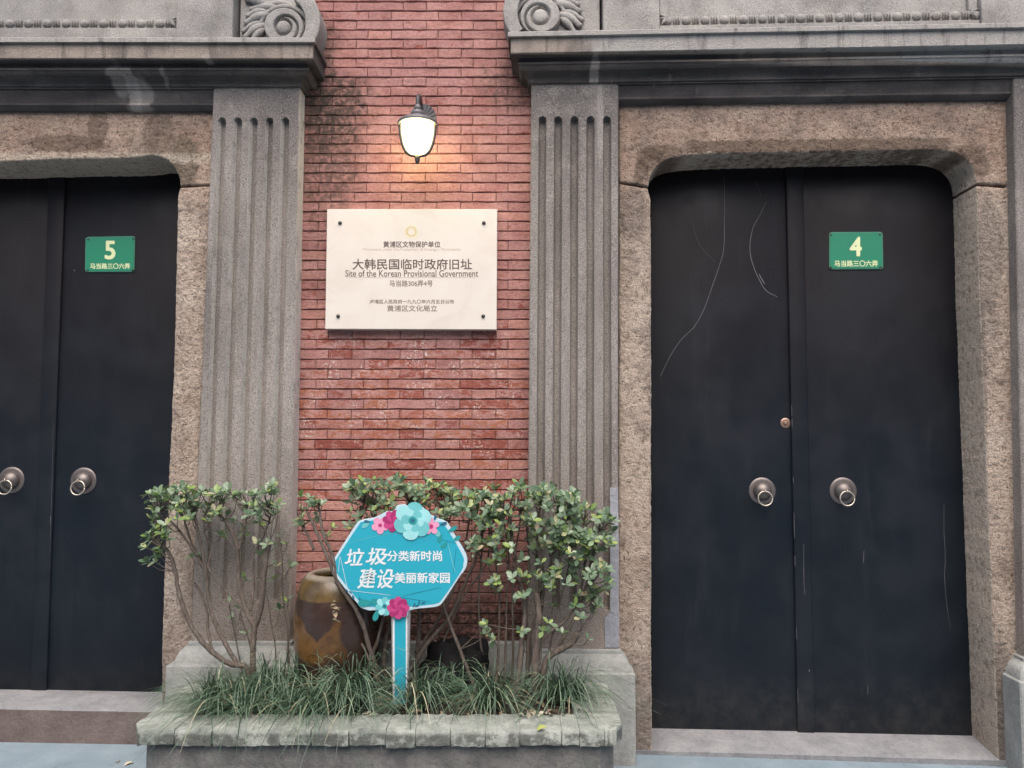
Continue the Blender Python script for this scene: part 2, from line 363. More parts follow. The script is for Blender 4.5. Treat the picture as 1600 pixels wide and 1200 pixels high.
def mat_jar():
    n = NT('brown_salt_glaze'); x, y, z = n.xyz()
    nz = n.noise(9, 4, .6); nn = n.math('SUBTRACT', nz, .5)
    band = n.rng(n.math('ADD', z, n.math('MULTIPLY', nn, .02)), JZ - .098, JZ - .088)
    c = n.ramp(n.noise(5, 4), [(.3, (.024, .014, .012)), (.6, (.042, .024, .019)), (.8, (.070, .038, .028))])
    zig = n.math('MULTIPLY', n.math('ABSOLUTE', n.math('SUBTRACT', x, JC.x - .05)), -.9)
    zz = n.math('ADD', z, zig)
    sp = n.math('MULTIPLY', n.rng(n.math('ADD', zz, n.math('MULTIPLY', nn, .16)), JZ - .235, JZ - .25), n.rng(n.math('ADD', z, n.math('MULTIPLY', nn, .10)), JZ - .345, JZ - .315))
    sp = n.math('MULTIPLY', sp, n.rng(n.math('ADD', x, n.math('MULTIPLY', nn, .2)), JC.x + .07, JC.x + .03))
    c = n.mix(n.math('MULTIPLY', sp, .9), c, n.mix(n.rng(nz, .4, .6), (.08, .038, .012), (.16, .080, .022)))
    c = n.mix(band, c, n.mix(n.rng(n.noise(14, 4), .35, .65), (.065, .042, .018), (.13, .086, .034)))
    top = n.rng(z, JZ - .022, JZ - .006); c = n.mix(n.math('MULTIPLY', top, .7), c, (.36, .33, .27))
    return n.done(c, n.rng(n.noise(20, 4), .3, .7, .16, .35), n.noise(25, 4), .2, .004, .6)
def mat_emit(name, c, s, zt):
    n = NT(name); n.put(n.b.inputs['Base Color'], (.8, .8, .75)); n.put(n.b.inputs['Emission Color'], c); x_, y_, z_ = n.xyz(); n.put(n.b.inputs['Emission Strength'], n.math('MULTIPLY', n.rng(n.math('ADD', z_, n.math('MULTIPLY', n.noise(60, 2, sz=(1, 1, .1)), .03)), zt, zt - .05, .07, 1), s))
    n.b.inputs['Roughness'].default_value = .2
    return n.m
def mat_plaque():
    n = NT('cream_stone_plaque'); a = n.noise(5, 5, .6, dist=1.0)
    c = n.ramp(a, [(.35, (.60, .545, .485)), (.5, (.63, .58, .52)), (.7, (.65, .605, .55))])
    return n.done(c, .42, None, spec=.4)
def mat_ground():
    n = NT('painted_concrete_paving'); a = n.noise(6, 6, .6); b = n.noise(150, 3, .7)
    c = n.ramp(a, [(.3, (.19, .25, .295)), (.7, (.255, .325, .375))])
    c = n.mix(.35, c, n.ramp(b, [(.35, (.6, .6, .6)), (.55, (1, 1, 1))]), 'MULTIPLY')
    c = n.mix(n.math('MULTIPLY', n.rng(n.noise(13, 6, .75), .55, .7), .4), c, (.13, .15, .16))
    return n.done(c, .8, b, .4, .003, .3)
def mat_soil():
    n = NT('dark_soil'); a = n.noise(40, 6, .7)
    return n.done(n.ramp(a, [(.3, (.035, .03, .025)), (.7, (.12, .10, .08))]), .95, a, .9, .02, .1)

# key world levels
ZC = P(600, 1141, -.68).z               # top of the planter coping
SOIL = ZC - .006
JC = Vector((P(531, 950, -.195).x, -.195, 0)); JZ = P(531, 893, -.195).z

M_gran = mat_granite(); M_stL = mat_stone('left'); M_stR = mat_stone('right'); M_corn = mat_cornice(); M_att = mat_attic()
M_brick = mat_brick(); M_mort = mat_mortar(); M_door = mat_door(); M_leaf = mat_leaf(); M_grass = mat_grass(); M_bark = mat_bark()
M_cem = mat_cement('cement_coping', (.27, .30, .27), (.50, .525, .48), True, ZC); M_cemd = mat_cement('stained_planter_render', (.11, .11, .11), (.26, .25, .24))
M_plinth = mat_cement('grey_cement_plinth', (.30, .31, .30), (.42, .43, .415), False)
M_thr = mat_cement('grey_threshold_stone', (.215, .22, .235), (.32, .325, .34), False)
M_thrf = mat_cement('brown_threshold_stone', (.13, .105, .10), (.22, .18, .17), False)
M_patch = mat_cement('blue_grey_cement_repair', (.28, .29, .33), (.38, .39, .43), False)
M_jar = mat_jar(); M_dark = plain('black_glaze', (.012, .010, .009), .5)
M_plq = mat_plaque(); M_ground = mat_ground(); M_soil = mat_soil()
M_ink = plain('dark_brown_ink', (.10, .07, .06), .7); M_ink2 = plain('pale_brown_ink', (.50, .40, .34), .7); M_inkg = plain('grey_brown_ink', (.22, .17, .14), .7); M_gold = plain('gold_print', (.62, .50, .20), .5); M_goldp = plain('pale_gold_print', (.76, .68, .42), .5)
M_bolt = plain('dull_bolt_metal', (.08, .075, .07), .4, .8)
M_green = plain('green_enamel', (.012, .20, .11), .35, 0, .5, .06); M_num = plain('cream_numeral', (.66, .72, .42), .5); M_gedge = plain('green_enamel_rim', (.06, .19, .13), .4)
M_iron = plain('grey_lamp_metal', (.06, .058, .062), .45, .3); M_iron2 = plain('pale_lamp_metal', (.15, .145, .155), .45, .2)
M_globe = mat_emit('lit_frosted_globe', (1.0, .84, .40), 10.0, P(652, 186, -.2).z + .02)
M_knob = plain('aged_nickel', (.17, .15, .145), .45, .7, .5, .3); M_ring = plain('worn_brass_ring', (.50, .45, .39), .4, .8)
M_lock = plain('worn_copper_lock', (.36, .24, .19), .4, .8)
M_scr = plain('bare_scratch', (.10, .10, .112), .7); M_scr2 = plain('faint_scratch', (.05, .05, .056), .7)

# ------------------------------------------------------------------ ground
gl = FL.M @ P(100, 1162, -.04); gr = FR.M @ FR.P(1300, 1190, -.04)
GS = (gr.z - gl.z) / (gr.x - gl.x)
def gz(x): return gl.z + GS * (x - gl.x)
m = MB(); nx, ny = 60, 20
xs = [-30 + 60 * i / nx for i in range(nx + 1)]; ys = [-24 + 25 * j / ny for j in range(ny + 1)]
def gzc(x): return gz(max(-4, min(4, x)))
m.add([(x, y, gzc(x) + .0015 * mnoise.noise(Vector((x * 3, y * 3, 0)))) for y in ys for x in xs], [(j * (nx + 1) + i, j * (nx + 1) + i + 1, (j + 1) * (nx + 1) + i + 1, (j + 1) * (nx + 1) + i) for j in range(ny) for i in range(nx)])
g = obj('ground', m, M_ground, smooth=True, kind='structure'); g['label'] = 'bluish grey painted concrete paving in front of the doorways'

# unseen wall added across the lane, blocks low sky for more light from above
m = MB(); m.box(-14, 14, -7.6, -7.2, -.5, 4.6)
for xw in (-9, -6, -3, 0, 3, 6, 9): m.box(xw - .9, xw + .9, -7.22, -7.16, 2.55, 2.62)
o = obj('added_sky_block_wall', m, mat_cement('grey_lane_render', (.26, .25, .24), (.36, .35, .335), False)); o['label'] = 'unseen plain grey wall added across the lane behind the viewer to block low sky'; o['category'] = 'wall'

# ------------------------------------------------------------------ brick walls
z0r = P(640, 530.2, 0).z; z1r = P(640, 17.3, 0).z; PIT = (z1r - z0r) / 34
m2p = 3.5 / F
PER = 112.9 * m2p; XA = (492.5 - 800) * m2p; SW = 75.4 * m2p; HW = PER - SW
def brick_mesh(L, H, seed, name='brick'):
    r = random.Random(seed); n = []
    gx, gzz = .0016, .0048
    x0, x1, a0, a1 = -L / 2 + gx / 2, L / 2 - gx / 2, -H / 2 + gzz / 2, H / 2 - gzz / 2
    k = 5 if L > .15 else 3
    pts = []
    for i in range(k): pts.append((x0 + (x1 - x0) * i / k + (0 if i == 0 else r.uniform(-.01, .01)), a0 + r.uniform(-.0016, .0022)))
    for i in range(2): pts.append((x1 - r.uniform(0, .0012), a0 + (a1 - a0) * i / 2 + r.uniform(0, .001)))
    for i in range(k): pts.append((x1 - (x1 - x0) * i / k - (0 if i == 0 else r.uniform(-.01, .01)), a1 - r.uniform(-.0012, .0022)))
    pts.append((x0 + r.uniform(0, .0012), a1)); pts.append((x0 + r.uniform(0, .0012), 0))
    q = len(pts); e = r.uniform(.0015, .003)
    vs = [(p[0], .03, p[1]) for p in pts] + [(p[0], e, p[1]) for p in pts]
    vs += [(p[0] * (1 - e * 2 / L), r.uniform(-.0008, .0008), p[1] * (1 - e * 2 / H)) for p in pts]
    fs = [(j * q + i, j * q + (i + 1) % q, (j + 1) * q + (i + 1) % q, (j + 1) * q + i) for j in range(2) for i in range(q)] + [tuple(2 * q + i for i in range(q))]
    return vs, fs
def mk(name, vs, fs, mat, tone=0.0):
    me = bpy.data.meshes.new(name); me.from_pydata(vs, [], fs); me.materials.append(mat)
    a = me.attributes.new('tone', 'FLOAT', 'POINT'); a.data.foreach_set('value', [tone] * len(vs)); return me
varS = [brick_mesh(SW, PIT, 100 + i) for i in range(16)]; varH = [brick_mesh(HW, PIT, 300 + i) for i in range(12)]
meS = [mk('brick_stretcher', v, f, M_brick) for v, f in varS]; meH = [mk('brick_header', v, f, M_brick) for v, f in varH]
def bricks(xmin, xmax, ztop, zbot, wall, mat, visible=None, cap=300, fr=FL):
    rb = random.Random(5); cells = []
    r0 = int((zbot - z0r) / PIT) - 1; r1 = int((ztop - z0r) / PIT)
    for r in range(r0, r1):
        zc = z0r + (r + .5) * PIT; A = (r % 2 == 1)
        off = XA if A else XA + PER / 2
        k0 = int((xmin - off) / PER) - 1; k1 = int((xmax - off) / PER) + 1
        for k in range(k0, k1 + 1):
            for (a, b, kind) in ((off + k * PER, off + k * PER + SW, 'S'), (off + k * PER + SW, off + (k + 1) * PER, 'H')):
                j = rb.uniform(-.004, .004)
                if b > xmin + .01 and a < xmax - .01: cells.append(((a + b) / 2 + j * 0, zc + rb.uniform(-.0005, .0005), kind, rb.randrange(12), rb.uniform(-.0022, .0022), rb.uniform(-.25, .25), rb.random()))
    vis = [c for c in cells if visible and visible(c[0], c[1])]
    vis = set(vis[:cap]); rest = MB(fr); tones = []
    for c in cells:
        M = Matrix.Translation((c[0], c[4], c[1])) @ Matrix.Rotation(rad(c[5]), 4, 'Y')
        if c in vis: inst('brick', (meS if c[2] == 'S' else meH)[c[3]], fr.M @ M, wall)
        else:
            v, f = (varS if c[2] == 'S' else varH)[c[3]]; rest.add([M @ Vector(p) for p in v], f); tones += [c[6]] * len(v)
    o = obj('bricks', rest, mat, wall, kind='stuff')
    a = o.data.attributes.new('tone', 'FLOAT', 'POINT')
    if len(tones) == len(o.data.vertices): a.data.foreach_set('value', tones)
    return len(vis), len(cells)
wall = thing('brick_wall', 'red brick wall panel between the two doorways, behind the lamp and the cream plaque', 'wall', (P(645, 1000, 0).x, 0, .05))
wx0, wx1 = P(452, 600, 0).x, P(838, 600, 0).x
pq = (P(522, 337, 0), P(765, 502, 0)); zpl = P(600, 792, 0).z; zt = P(600, -12, 0).z
def vis(x, z):
    if pq[0].x < x < pq[1].x and pq[1].z < z < pq[0].z: return False
    if z < zpl or z > zt: return False
    xl = -.97 if z < P(600, 120, 0).z else -.875; xr = .075 if z < P(600, 120, 0).z else -.005
    return xl - .05 < x < xr + .06
nb = bricks(wx0, wx1, 4.6, .3, wall, M_brick, vis, 320)
print('bricks', nb)
m = MB(); m.box(wx0 - .02, wx1 + .02, .0092, .3, -.1, 4.6); obj('mortar', m, M_mort, wall)
m = MB(); zb = P(700, 1004, -.03).z
m.slab([(wx0, .0), (wx1, .0), (wx1, zb), (wx0, zb)], -.03, .02, .006); obj('base_course', m, M_plinth, wall)

# ------------------------------------------------------------------ pilasters
YP = -.09
def pilaster(fr, label, TL, TR, BL, BR, flutes, ft, fb, mat, eb=.062, grp='fluted stone pilasters beside the doorways', plinth_y=1016, zfoot=-.08, flr=6.0):
    base = fr.M @ fr.P((BL + BR) / 2, 1190, YP)
    t = thing('pilaster', label, 'pilaster', (base.x, base.y, .03), grp)
    ytop, ybot = 118, plinth_y
    m = MB(fr)
    rows = [ytop, 130, 150, 170]
    y = ft - flr - 3
    while y < ft + 12: rows.append(y); y += 1.2
    y = ft + 14
    while y < fb - 12: rows.append(y); y += 26
    y = fb - 12
    while y < fb + flr + 3: rows.append(y); y += 1.2
    rows += [fb + 20, ybot + 4]
    nc = int(abs(TR - TL) / 1.0)
    vs = []; nrow = len(rows)
    for ry in rows:
        s = (ry - 140) / (1000 - 140)
        xl = TL + (BL - TL) * s; xr = TR + (BR - TR) * s
        for i in range(nc + 1):
            u = i / nc; x = xl + (xr - xl) * u
            q = fr.P(x, ry, YP); dy = 0
            for (fx0, fx1) in flutes:
                fx = fx0 + (fx1 - fx0) * s
                yy = min(max(ry, ft), fb); d = math.hypot(x - fx, ry - yy)
                if d < flr: dy = math.sqrt(max(0, 1 - (d / flr) ** 3.2)) * .034
            ed = min(u, 1 - u) * abs(xr - xl)
            if ed < 2.2: dy += .006 * (1 - ed / 2.2) ** 2 + .004 * max(0, mnoise.noise(Vector((ry * .08, x * .05, 1)))) * (1 - ed / 2.2)
            q.y += dy + .0012 * mnoise.noise(Vector((x * .03, ry * .03, 5))); vs.append(q)
    fs = [(j * (nc + 1) + i, (j + 1) * (nc + 1) + i, (j + 1) * (nc + 1) + i + 1, j * (nc + 1) + i + 1) for j in range(nrow - 1) for i in range(nc)]
    m.add(vs, fs)
    for side in (0, nc):     # cheeks back to the wall
        e = [Vector(vs[j * (nc + 1) + side]) for j in range(nrow)]; b = [Vector((p.x, .06, p.z)) for p in e]
        fsd = [(j, j + 1, nrow + j + 1, nrow + j) if side else (j, nrow + j, nrow + j + 1, j + 1) for j in range(nrow - 1)]
        m.add(e + b, fsd)
    obj('shaft', m, mat, t, auto=40)
    # plinth: lofted rectangles
    m = MB(fr)
    xl = fr.P(BL, 1010, YP).x; xr = fr.P(BR, 1010, YP).x
    z0 = fr.P(BR, plinth_y, YP - .012).z; zs = lambda d: z0 - d * 3.38 / F
    lev = [(z0 + .004, -.01), (z0, .008), (z0 - .003, .012), (zs(6), .012), (zs(7), .02), (zs(12), .034), (zs(20), .046), (zs(27), .052), (zs(29), .053), (zs(30), eb), (zs(31.5), eb + .003), (zfoot, eb + .003)]
    vs = []
    for z, e in lev:
        c = .006
        vs += [(xl - e, .06, z), (xl - e, YP - e + c, z), (xl - e + c, YP - e, z), (xr + e - c, YP - e, z), (xr + e, YP - e + c, z), (xr + e, .06, z)]
    fs = [(k * 6 + i, (k + 1) * 6 + i, (k + 1) * 6 + i + 1, k * 6 + i + 1) for k in range(len(lev) - 1) for i in range(5)] + [(0, 1, 2, 3, 4, 5)]
    m.add(vs, fs)
    obj('plinth', m, M_plinth, t, auto=35)
    return t
pl = pilaster(FL, 'fluted grey stone pilaster on the left, between the number 5 doorway and the brick wall', 333, 468, 298, 452, [(348, 319.5), (373, 345.5), (397.5, 373), (422, 400), (446.5, 427)], 190, 936, M_gran, .072, plinth_y=1003)
pr = pilaster(FR, 'fluted grey stone pilaster right of the brick wall, beside the number 4 doorway', 830, 966.5, 823.5, 966, [(848, 843), (872.5, 868.5), (898, 895), (923, 921.5), (948.5, 949.5)], 188, 948, M_gran)
m = MB(FR); pts = [(953, 762), (966, 762), (967, 860), (967.5, 1012), (945, 1012), (944, 965), (953, 958)]
m.slab(pxz(FR, dens(pts, 12), YP - .002), YP - .0035, YP + .003, .002, .002, 4); obj('repair_patch', m, M_patch, pr, label='smooth blue grey cement repair along the edge')
p3 = pilaster(FR, 'plain grey stone pilaster at the right edge of the photo, beyond the number 4 doorway', 1584, 1722, 1601, 1745, [(1622, 1640), (1648, 1667), (1672, 1692), (1697, 1717)], 188, 948, M_gran, .06, plinth_y=1030)
p4 = pilaster(FL, 'fluted stone pilaster on the far side of the number 5 doorway, out of the picture', -420, -285, -440, -300, [(-405, -425), (-380, -398), (-355, -373), (-330, -347), (-305, -320)], 188, 948, M_gran, .06, plinth_y=1003)

# ------------------------------------------------------------------ cornices
def cornice(fr, label, mx, pil_x, far_px, sgn, lev, low_px):
    b = fr.M @ fr.P((pil_x + far_px) / 2, 140, -.1)
    t = thing('cornice', label, 'cornice', (b.x, b.y, b.z), 'stone cornices over the doorways')
    Xp = fr.P(pil_x, 140, YP).x; Xf = fr.P(far_px, 100, -.2).x
    def xe(Y): return Xp + sgn * .73 * max(0, (-Y - .09)) + sgn * .004
    def part(name, prof, ret=True, mat=M_corn, x_start=None):
        N = 90; m = MB(fr); path = []
        zz = [(fr.P(mx, p[0], p[1]).z, p[1]) for p in prof]
        full = [(zz[0][0], .06, zz[0][1])] + [(z, Y, Y) for z, Y in zz] + [(zz[-1][0], .06, zz[-1][1])]
        rings = []
        for i in range(N + 1):
            ring = []
            for (z, Y, Yx) in full:
                xc = xe(Yx) if ret else x_start
                x = Xf + (xc - Xf) * i / N
                jz = .0016 * mnoise.noise(Vector((x * 5, Y * 30, z * 30))) + .0008 * mnoise.noise(Vector((x * 30, Y * 50, z * 30)))
                ring.append(Vector((x, Y + jz, z + jz)))
            rings.append(ring)
        if ret: rings.append([Vector((xe(Yx), .06, z)) for (z, Y, Yx) in full])
        n = len(full); vs = [p for r in rings for p in r]
        fs = []
        for i in range(len(rings) - 1):
            for k in range(n - 1):
                q = (i * n + k, i * n + k + 1, (i + 1) * n + k + 1, (i + 1) * n + k)
                fs.append(q if sgn < 0 else q[::-1])
        m.add(vs, fs)
        if not ret: m.add(rings[-1], [tuple(range(n))])
        obj(name, m, mat, t, auto=30)
    a = lev
    part('top_slab', [(a[0], -.22), (a[0] + .8, -.2225), (a[1] - 1, -.2225), (a[1], -.216)])
    part('corona', [(a[1] + .3, -.2065), (a[2] - 1.5, -.2065), (a[2], -.203), (a[2], -.196), (a[2] + 1.2, -.194)])
    q = [(a[2] + 1.5, -.158), (a[3] - 2.5, -.156), (a[3] - 2, -.166), (a[3] + 1, -.167)]
    for i in range(9):
        s = i / 8; q.append((a[3] + 2 + (a[4] - a[3] - 6) * s, -.162 + .058 * (s ** 1.3 if s < .5 else (1 - (1 - s) ** 1.6)) ))
    q += [(a[4] - 3, -.104), (a[4], -.1025)]
    part('bed_mould', q)
    xs = fr.P(low_px, 140, YP).x + (.01 if sgn > 0 else -.01)
    q = [(a[4] + .3, -.094), (a[4] + 4, -.094), (a[4] + 5, -.084)] + [(a[4] + 7 + (a[5] - a[4] - 9) * s, -.084 + .020 * math.sin(s * math.pi / 2)) for s in (0, .2, .4, .6, .8, 1)] + [(a[5] - 1, -.07), (a[5] + 1, -.072), (a[5] + 3.5, -.066), (a[6] + 1, -.05)]
    part('fascia', q, False, x_start=xs)
    return t
cornice(FL, 'dark weathered stone cornice over the number 5 doorway', 250, 468, -560, 1, (58.5, 66.5, 92, 108, 134.5, 163, 172), 333)
cornice(FR, 'dark weathered stone cornice over the number 4 doorway', 970, 830, 1810, -1, (46.5, 54.5, 81, 97, 127.5, 154, 162), 966)

# ------------------------------------------------------------------ attic blocks, bead mouldings and scrolls above the cornices
YA = -.12
def attic(fr, label, x0, x1, y_base, panel, beads, grp='carved stone attic panels over the cornices'):
    b = fr.M @ fr.P((x0 + x1) / 2, y_base, YA)
    t = thing('attic_panel', label, 'stone panel', (b.x, b.y, b.z), grp)
    m = MB(fr); top = -420
    zb = fr.P(x0, y_base + 16, YA).z
    X = lambda px: fr.P(px, 20, YA).x; Z = lambda py: fr.P((x0 + x1) / 2, py, YA).z
    pa, pb, py = panel
    m.slab([(X(pa) + .001, zb), (X(pb) - .001, zb), (X(pb) - .001, Z(py)), (X(pa) + .001, Z(py))], YA, .06, .004)
    obj('base_block', m, M_att, t)
    for (a, c) in ((x0, pa), (pb, x1)):
        m = MB(fr); m.slab([(X(a), zb), (X(c), zb), (X(c), Z(top)), (X(a), Z(top))], YA - .014, .06, .005); obj('side_block', m, M_att, t)
    m = MB(fr); m.slab([(X(pa) + .001, Z(py) + .0015), (X(pb) - .001, Z(py) + .0015), (X(pb) - .001, Z(top)), (X(pa) + .001, Z(top))], YA + .03, .06, .003); obj('recessed_field', m, M_att, t)
    # carved bead-and-reel border
    bx0, bx1, bt, bb = beads
    zc = Z((bt + bb) / 2); h = (Z(bt) - Z(bb)) / 2
    m = MB(fr); m.slab([(X(bx0), zc - h), (X(bx1), zc - h), (X(bx1), zc + h), (X(bx0), zc + h)], YA + .012, YA + .04, .002); obj('border_strip', m, M_att, t)
    def bead(cx, rx, tag):
        s = MB(fr); s.lathe([(0, rx), (h * .62, rx * .82), (h * .92, rx * .45), (h, 0), (h * .92, -rx * .45), (h * .62, -rx * .82), (0, -rx)], (0, 0, 0), seg=10)
        s.v = [Vector((cx + v.z, YA + .012 + v.x * .75, zc + v.y * .9)) for v in s.v]; obj(tag, s, M_att, t, smooth=True)
    x = X(bx0) + .012
    k = 0
    rr = random.Random(3)
    while x < X(bx1) - .02:
        bead(x + .022, .021 + rr.uniform(-.002, .002), 'bead'); x += .047
        for j in range(3): bead(x + .005, .0045, 'reel'); x += .0115
        x += .004
    # corner leaf, border going up
    for s_, ex in ((1, bx0), (-1, bx1)):
        mm = MB(fr)
        mm.slab([(X(ex), zc + h), (X(ex) + s_ * .04, zc + h), (X(ex) + s_ * .04, Z(top)), (X(ex), Z(top))], YA + .010, YA + .04, .004); obj('side_border', mm, M_att, t)
        for i in range(4):
            mm = MB(fr); a0 = Vector((X(ex) + s_ * .003, YA + .006, zc + h * (1.2 - i * .75))); a1 = a0 + Vector((s_ * (.05 - .004 * i), 0, -.03 + .02 * i))
            mm.tube([a0, (a0 + a1) / 2 + Vector((0, -.006, .004)), a1], [.003, .0075, .003], 8); obj('corner_leaf', mm, M_att, t, smooth=True)
    return t
attic(FL, 'carved grey stone panel with bead border, above the cornice on the left side', -420, 366, 60, (-350, 277.5, 43), (-350, 277, 28, 42.5))
attic(FR, 'carved grey stone panel with bead border, above the long cornice on the right side', 942, 1720, 47, (1030, 1531, 34), (1031, 1530.5, 18, 33.5))

def scroll(fr, label, cx, cy, mir, eye_r, ybot, xin):
    """mir=+1: brick side is to the right of the volute (left scroll)"""
    sc_ = 3.38 / F
    C = fr.P(cx, cy, YA); b = fr.M @ fr.P(cx, ybot, YA)
    t = thing('scroll_bracket', label, 'scroll carving', (b.x, b.y, b.z), 'carved scrolls at the ends of the cornices')
    zb = fr.P(cx, ybot + 14, YA).z
    def W(u, v, y): return Vector((C.x + mir * u * sc_, y, C.z + v * sc_))
    # backing
    RO = 62
    pts = []
    xi = (cx - xin) * mir
    pts = [(-abs(cx - xin), -32)] + [( RO * math.cos(a) * 1.0 - 2, RO * math.sin(a) + 8) for a in [rad(-38 + i * 8) for i in range(0, 9)]] + [(30, 90), (10, 140), (10, 300), (-abs(cx - xin), 300)]
    m = MB(fr); q = [(W(u, v, 0).x, max(zb, W(u, v, 0).z)) for u, v in pts]
    m.slab(q, YA + .035, .06, .004); obj('backing', m, M_att, t)
    # outer band
    m = MB(fr); arc = [rad(-44 + i * 5) for i in range(0, 22)]
    out = [((RO) * math.cos(a) - 2, RO * math.sin(a) + 8) for a in arc]; inn = [((RO - 24 + max(0, -a) * 4) * math.cos(a) - 2, (RO - 20) * math.sin(a) + 8) for a in arc]
    q = [(W(u, v, 0).x, max(zb, W(u, v, 0).z)) for u, v in out + inn[::-1]]
    m.slab(q, YA - .012, .06, .005, .001, 3); obj('outer_band', m, M_att, t)
    # volute: heightfield spiral
    m = MB(fr); n = 64; RV = 33.0; vs = []; NR = 30
    for i in range(NR + 1):
        r = RV * i / NR
        for k in range(n):
            a = 2 * math.pi * k / n
            sp = (r - eye_r - 2) / 19.0 * 2 * math.pi     # spiral groove phase
            ph = (a * 1.0 + sp + 2.6) % (2 * math.pi)
            if r <= eye_r + 1: hgt = .020 + .012 * math.sqrt(max(0, 1 - (r / (eye_r + 1)) ** 2))
            else:
                g = abs(ph - math.pi) / math.pi           # 1 at groove
                hgt = .026 - .030 * max(0, (g - .72) / .28) ** 1.2
                if r < eye_r + 4.5: hgt = min(hgt, .0 + .004)
            if i == NR: hgt = -.02
            elif i == NR - 1: hgt = min(hgt, .022)
            vs.append(W(r * math.cos(a), max(r * math.sin(a), -33), YA + .03 - hgt - .012))
    fs = [(i * n + k, i * n + (k + 1) % n, (i + 1) * n + (k + 1) % n, (i + 1) * n + k) for i in range(NR) for k in range(n)]
    if mir > 0: fs = [f[::-1] for f in fs]
    m.add(vs, fs); obj('volute', m, M_att, t, smooth=True)
    # acanthus leaf lobes
    def lobe(u0, v0, u1, v1, wd, nm='leaf_lobe'):
        mm = MB(fr); L = 9; pp = []; rs = []
        for i in range(L + 1):
            s = i / L; u = u0 + (u1 - u0) * s; v = v0 + (v1 - v0) * s + 4 * math.sin(s * math.pi)
            pp.append(W(u, v, YA + .022)); rs.append(sc_ * wd * (.25 + .9 * math.sin(min(1, s * 1.15 + .08) * math.pi * .85)))
        mm.tube(pp, rs, 10)
        c = YA + .022
        for v_ in mm.v: v_.y = c + (v_.y - c) * .9
        obj(nm, mm, M_att, t, smooth=True)
    for L in ((-22, 26, -66, 10, 7), (-26, 30, -64, 22, 6), (-10, 36, -58, 34, 6), (-30, 8, -66, -14, 7), (-32, 2, -56, -24, 6), (-34, 12, -70, -4, 5), (20, 36, -30, 44, 5), (-30, 40, -66, 52, 8)): lobe(*L)
    mm = MB(fr); ring = [W(40 * math.cos(a), 36 * math.sin(a) + 2, YA + .018) for a in [rad(12 + i * 8) for i in range(21)]]
    mm.tube(ring, [sc_ * (3 + 1.5 * math.sin(i / 20 * math.pi)) for i in range(21)], 8); obj('scroll_stem', mm, M_att, t, smooth=True)
scroll(FL, 'carved stone scroll and leaf above the left cornice end, beside the brick', 443, 43, 1, 10, 58, 368)
scroll(FR, 'carved stone scroll and leaf above the right cornice end, beside the brick', 844, 26, -1, 11, 46, 941)

# ------------------------------------------------------------------ doorways
def doorway(fr, label, mat, lintel, jambs, thr, YD, thr_mats):
    b = fr.M @ fr.P(thr[0][0] * .5 + thr[1][0] * .5, thr[0][1], -.03)
    t = thing('stone_doorway', label, 'doorway', (b.x, b.y, .05), 'stone door surrounds')
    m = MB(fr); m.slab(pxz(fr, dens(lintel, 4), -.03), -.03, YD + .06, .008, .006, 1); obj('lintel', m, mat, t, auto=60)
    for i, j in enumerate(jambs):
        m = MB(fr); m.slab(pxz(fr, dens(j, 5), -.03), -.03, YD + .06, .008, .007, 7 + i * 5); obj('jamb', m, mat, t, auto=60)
    return t
YDL, YDR = .20, .165
cL = catmull([(-190, 262), (-150, 254), (0, 252.5), (100, 249), (200, 247), (236, 243), (256, 247.5), (270, 258), (279, 274), (281.5, 290)], 5)
lin = [(332.5, 288), (333, 168), (-284, 168), (-284, 295)] + [(-222, 296), (-215, 280)] + [tuple(p) for p in cL]
jr = [(331, 290.5), (281, 293), (277.5, 305), (276, 384), (273.5, 500), (270, 600), (264.5, 720), (257, 873), (253, 993), (250.5, 1200), (297, 1200), (301, 960), (315, 620), (325, 400)]
jl = [(-222, 298), (-285, 298), (-305, 1200), (-240, 1200)]
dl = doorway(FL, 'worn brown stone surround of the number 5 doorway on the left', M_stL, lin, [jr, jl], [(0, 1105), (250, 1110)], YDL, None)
cR = catmull([(1013.5, 291), (1017, 275), (1034, 254), (1058, 245.5), (1100, 241.5), (1200, 238.5), (1366, 236), (1459, 234), (1494, 239), (1514, 252), (1523, 268), (1526, 286)], 5)
lin = [(1584, 290), (1581, 156), (967, 160), (968, 284)] + [tuple(p) for p in cR]
jl = [(968, 287), (1012.5, 294), (1017, 312), (1017.5, 700), (1018, 1215), (966, 1215)]
jr = [(1526.5, 290), (1584.5, 293), (1588, 425), (1593, 609), (1599, 760), (1602, 900), (1606, 1215), (1561, 1215), (1553, 1000), (1547, 860), (1541, 700), (1535, 560), (1530, 425)]
dr = doorway(FR, 'worn brown stone surround of the number 4 doorway on the right', M_stR, lin, [jl, jr], [(1018, 1172), (1560, 1186)], YDR, None)
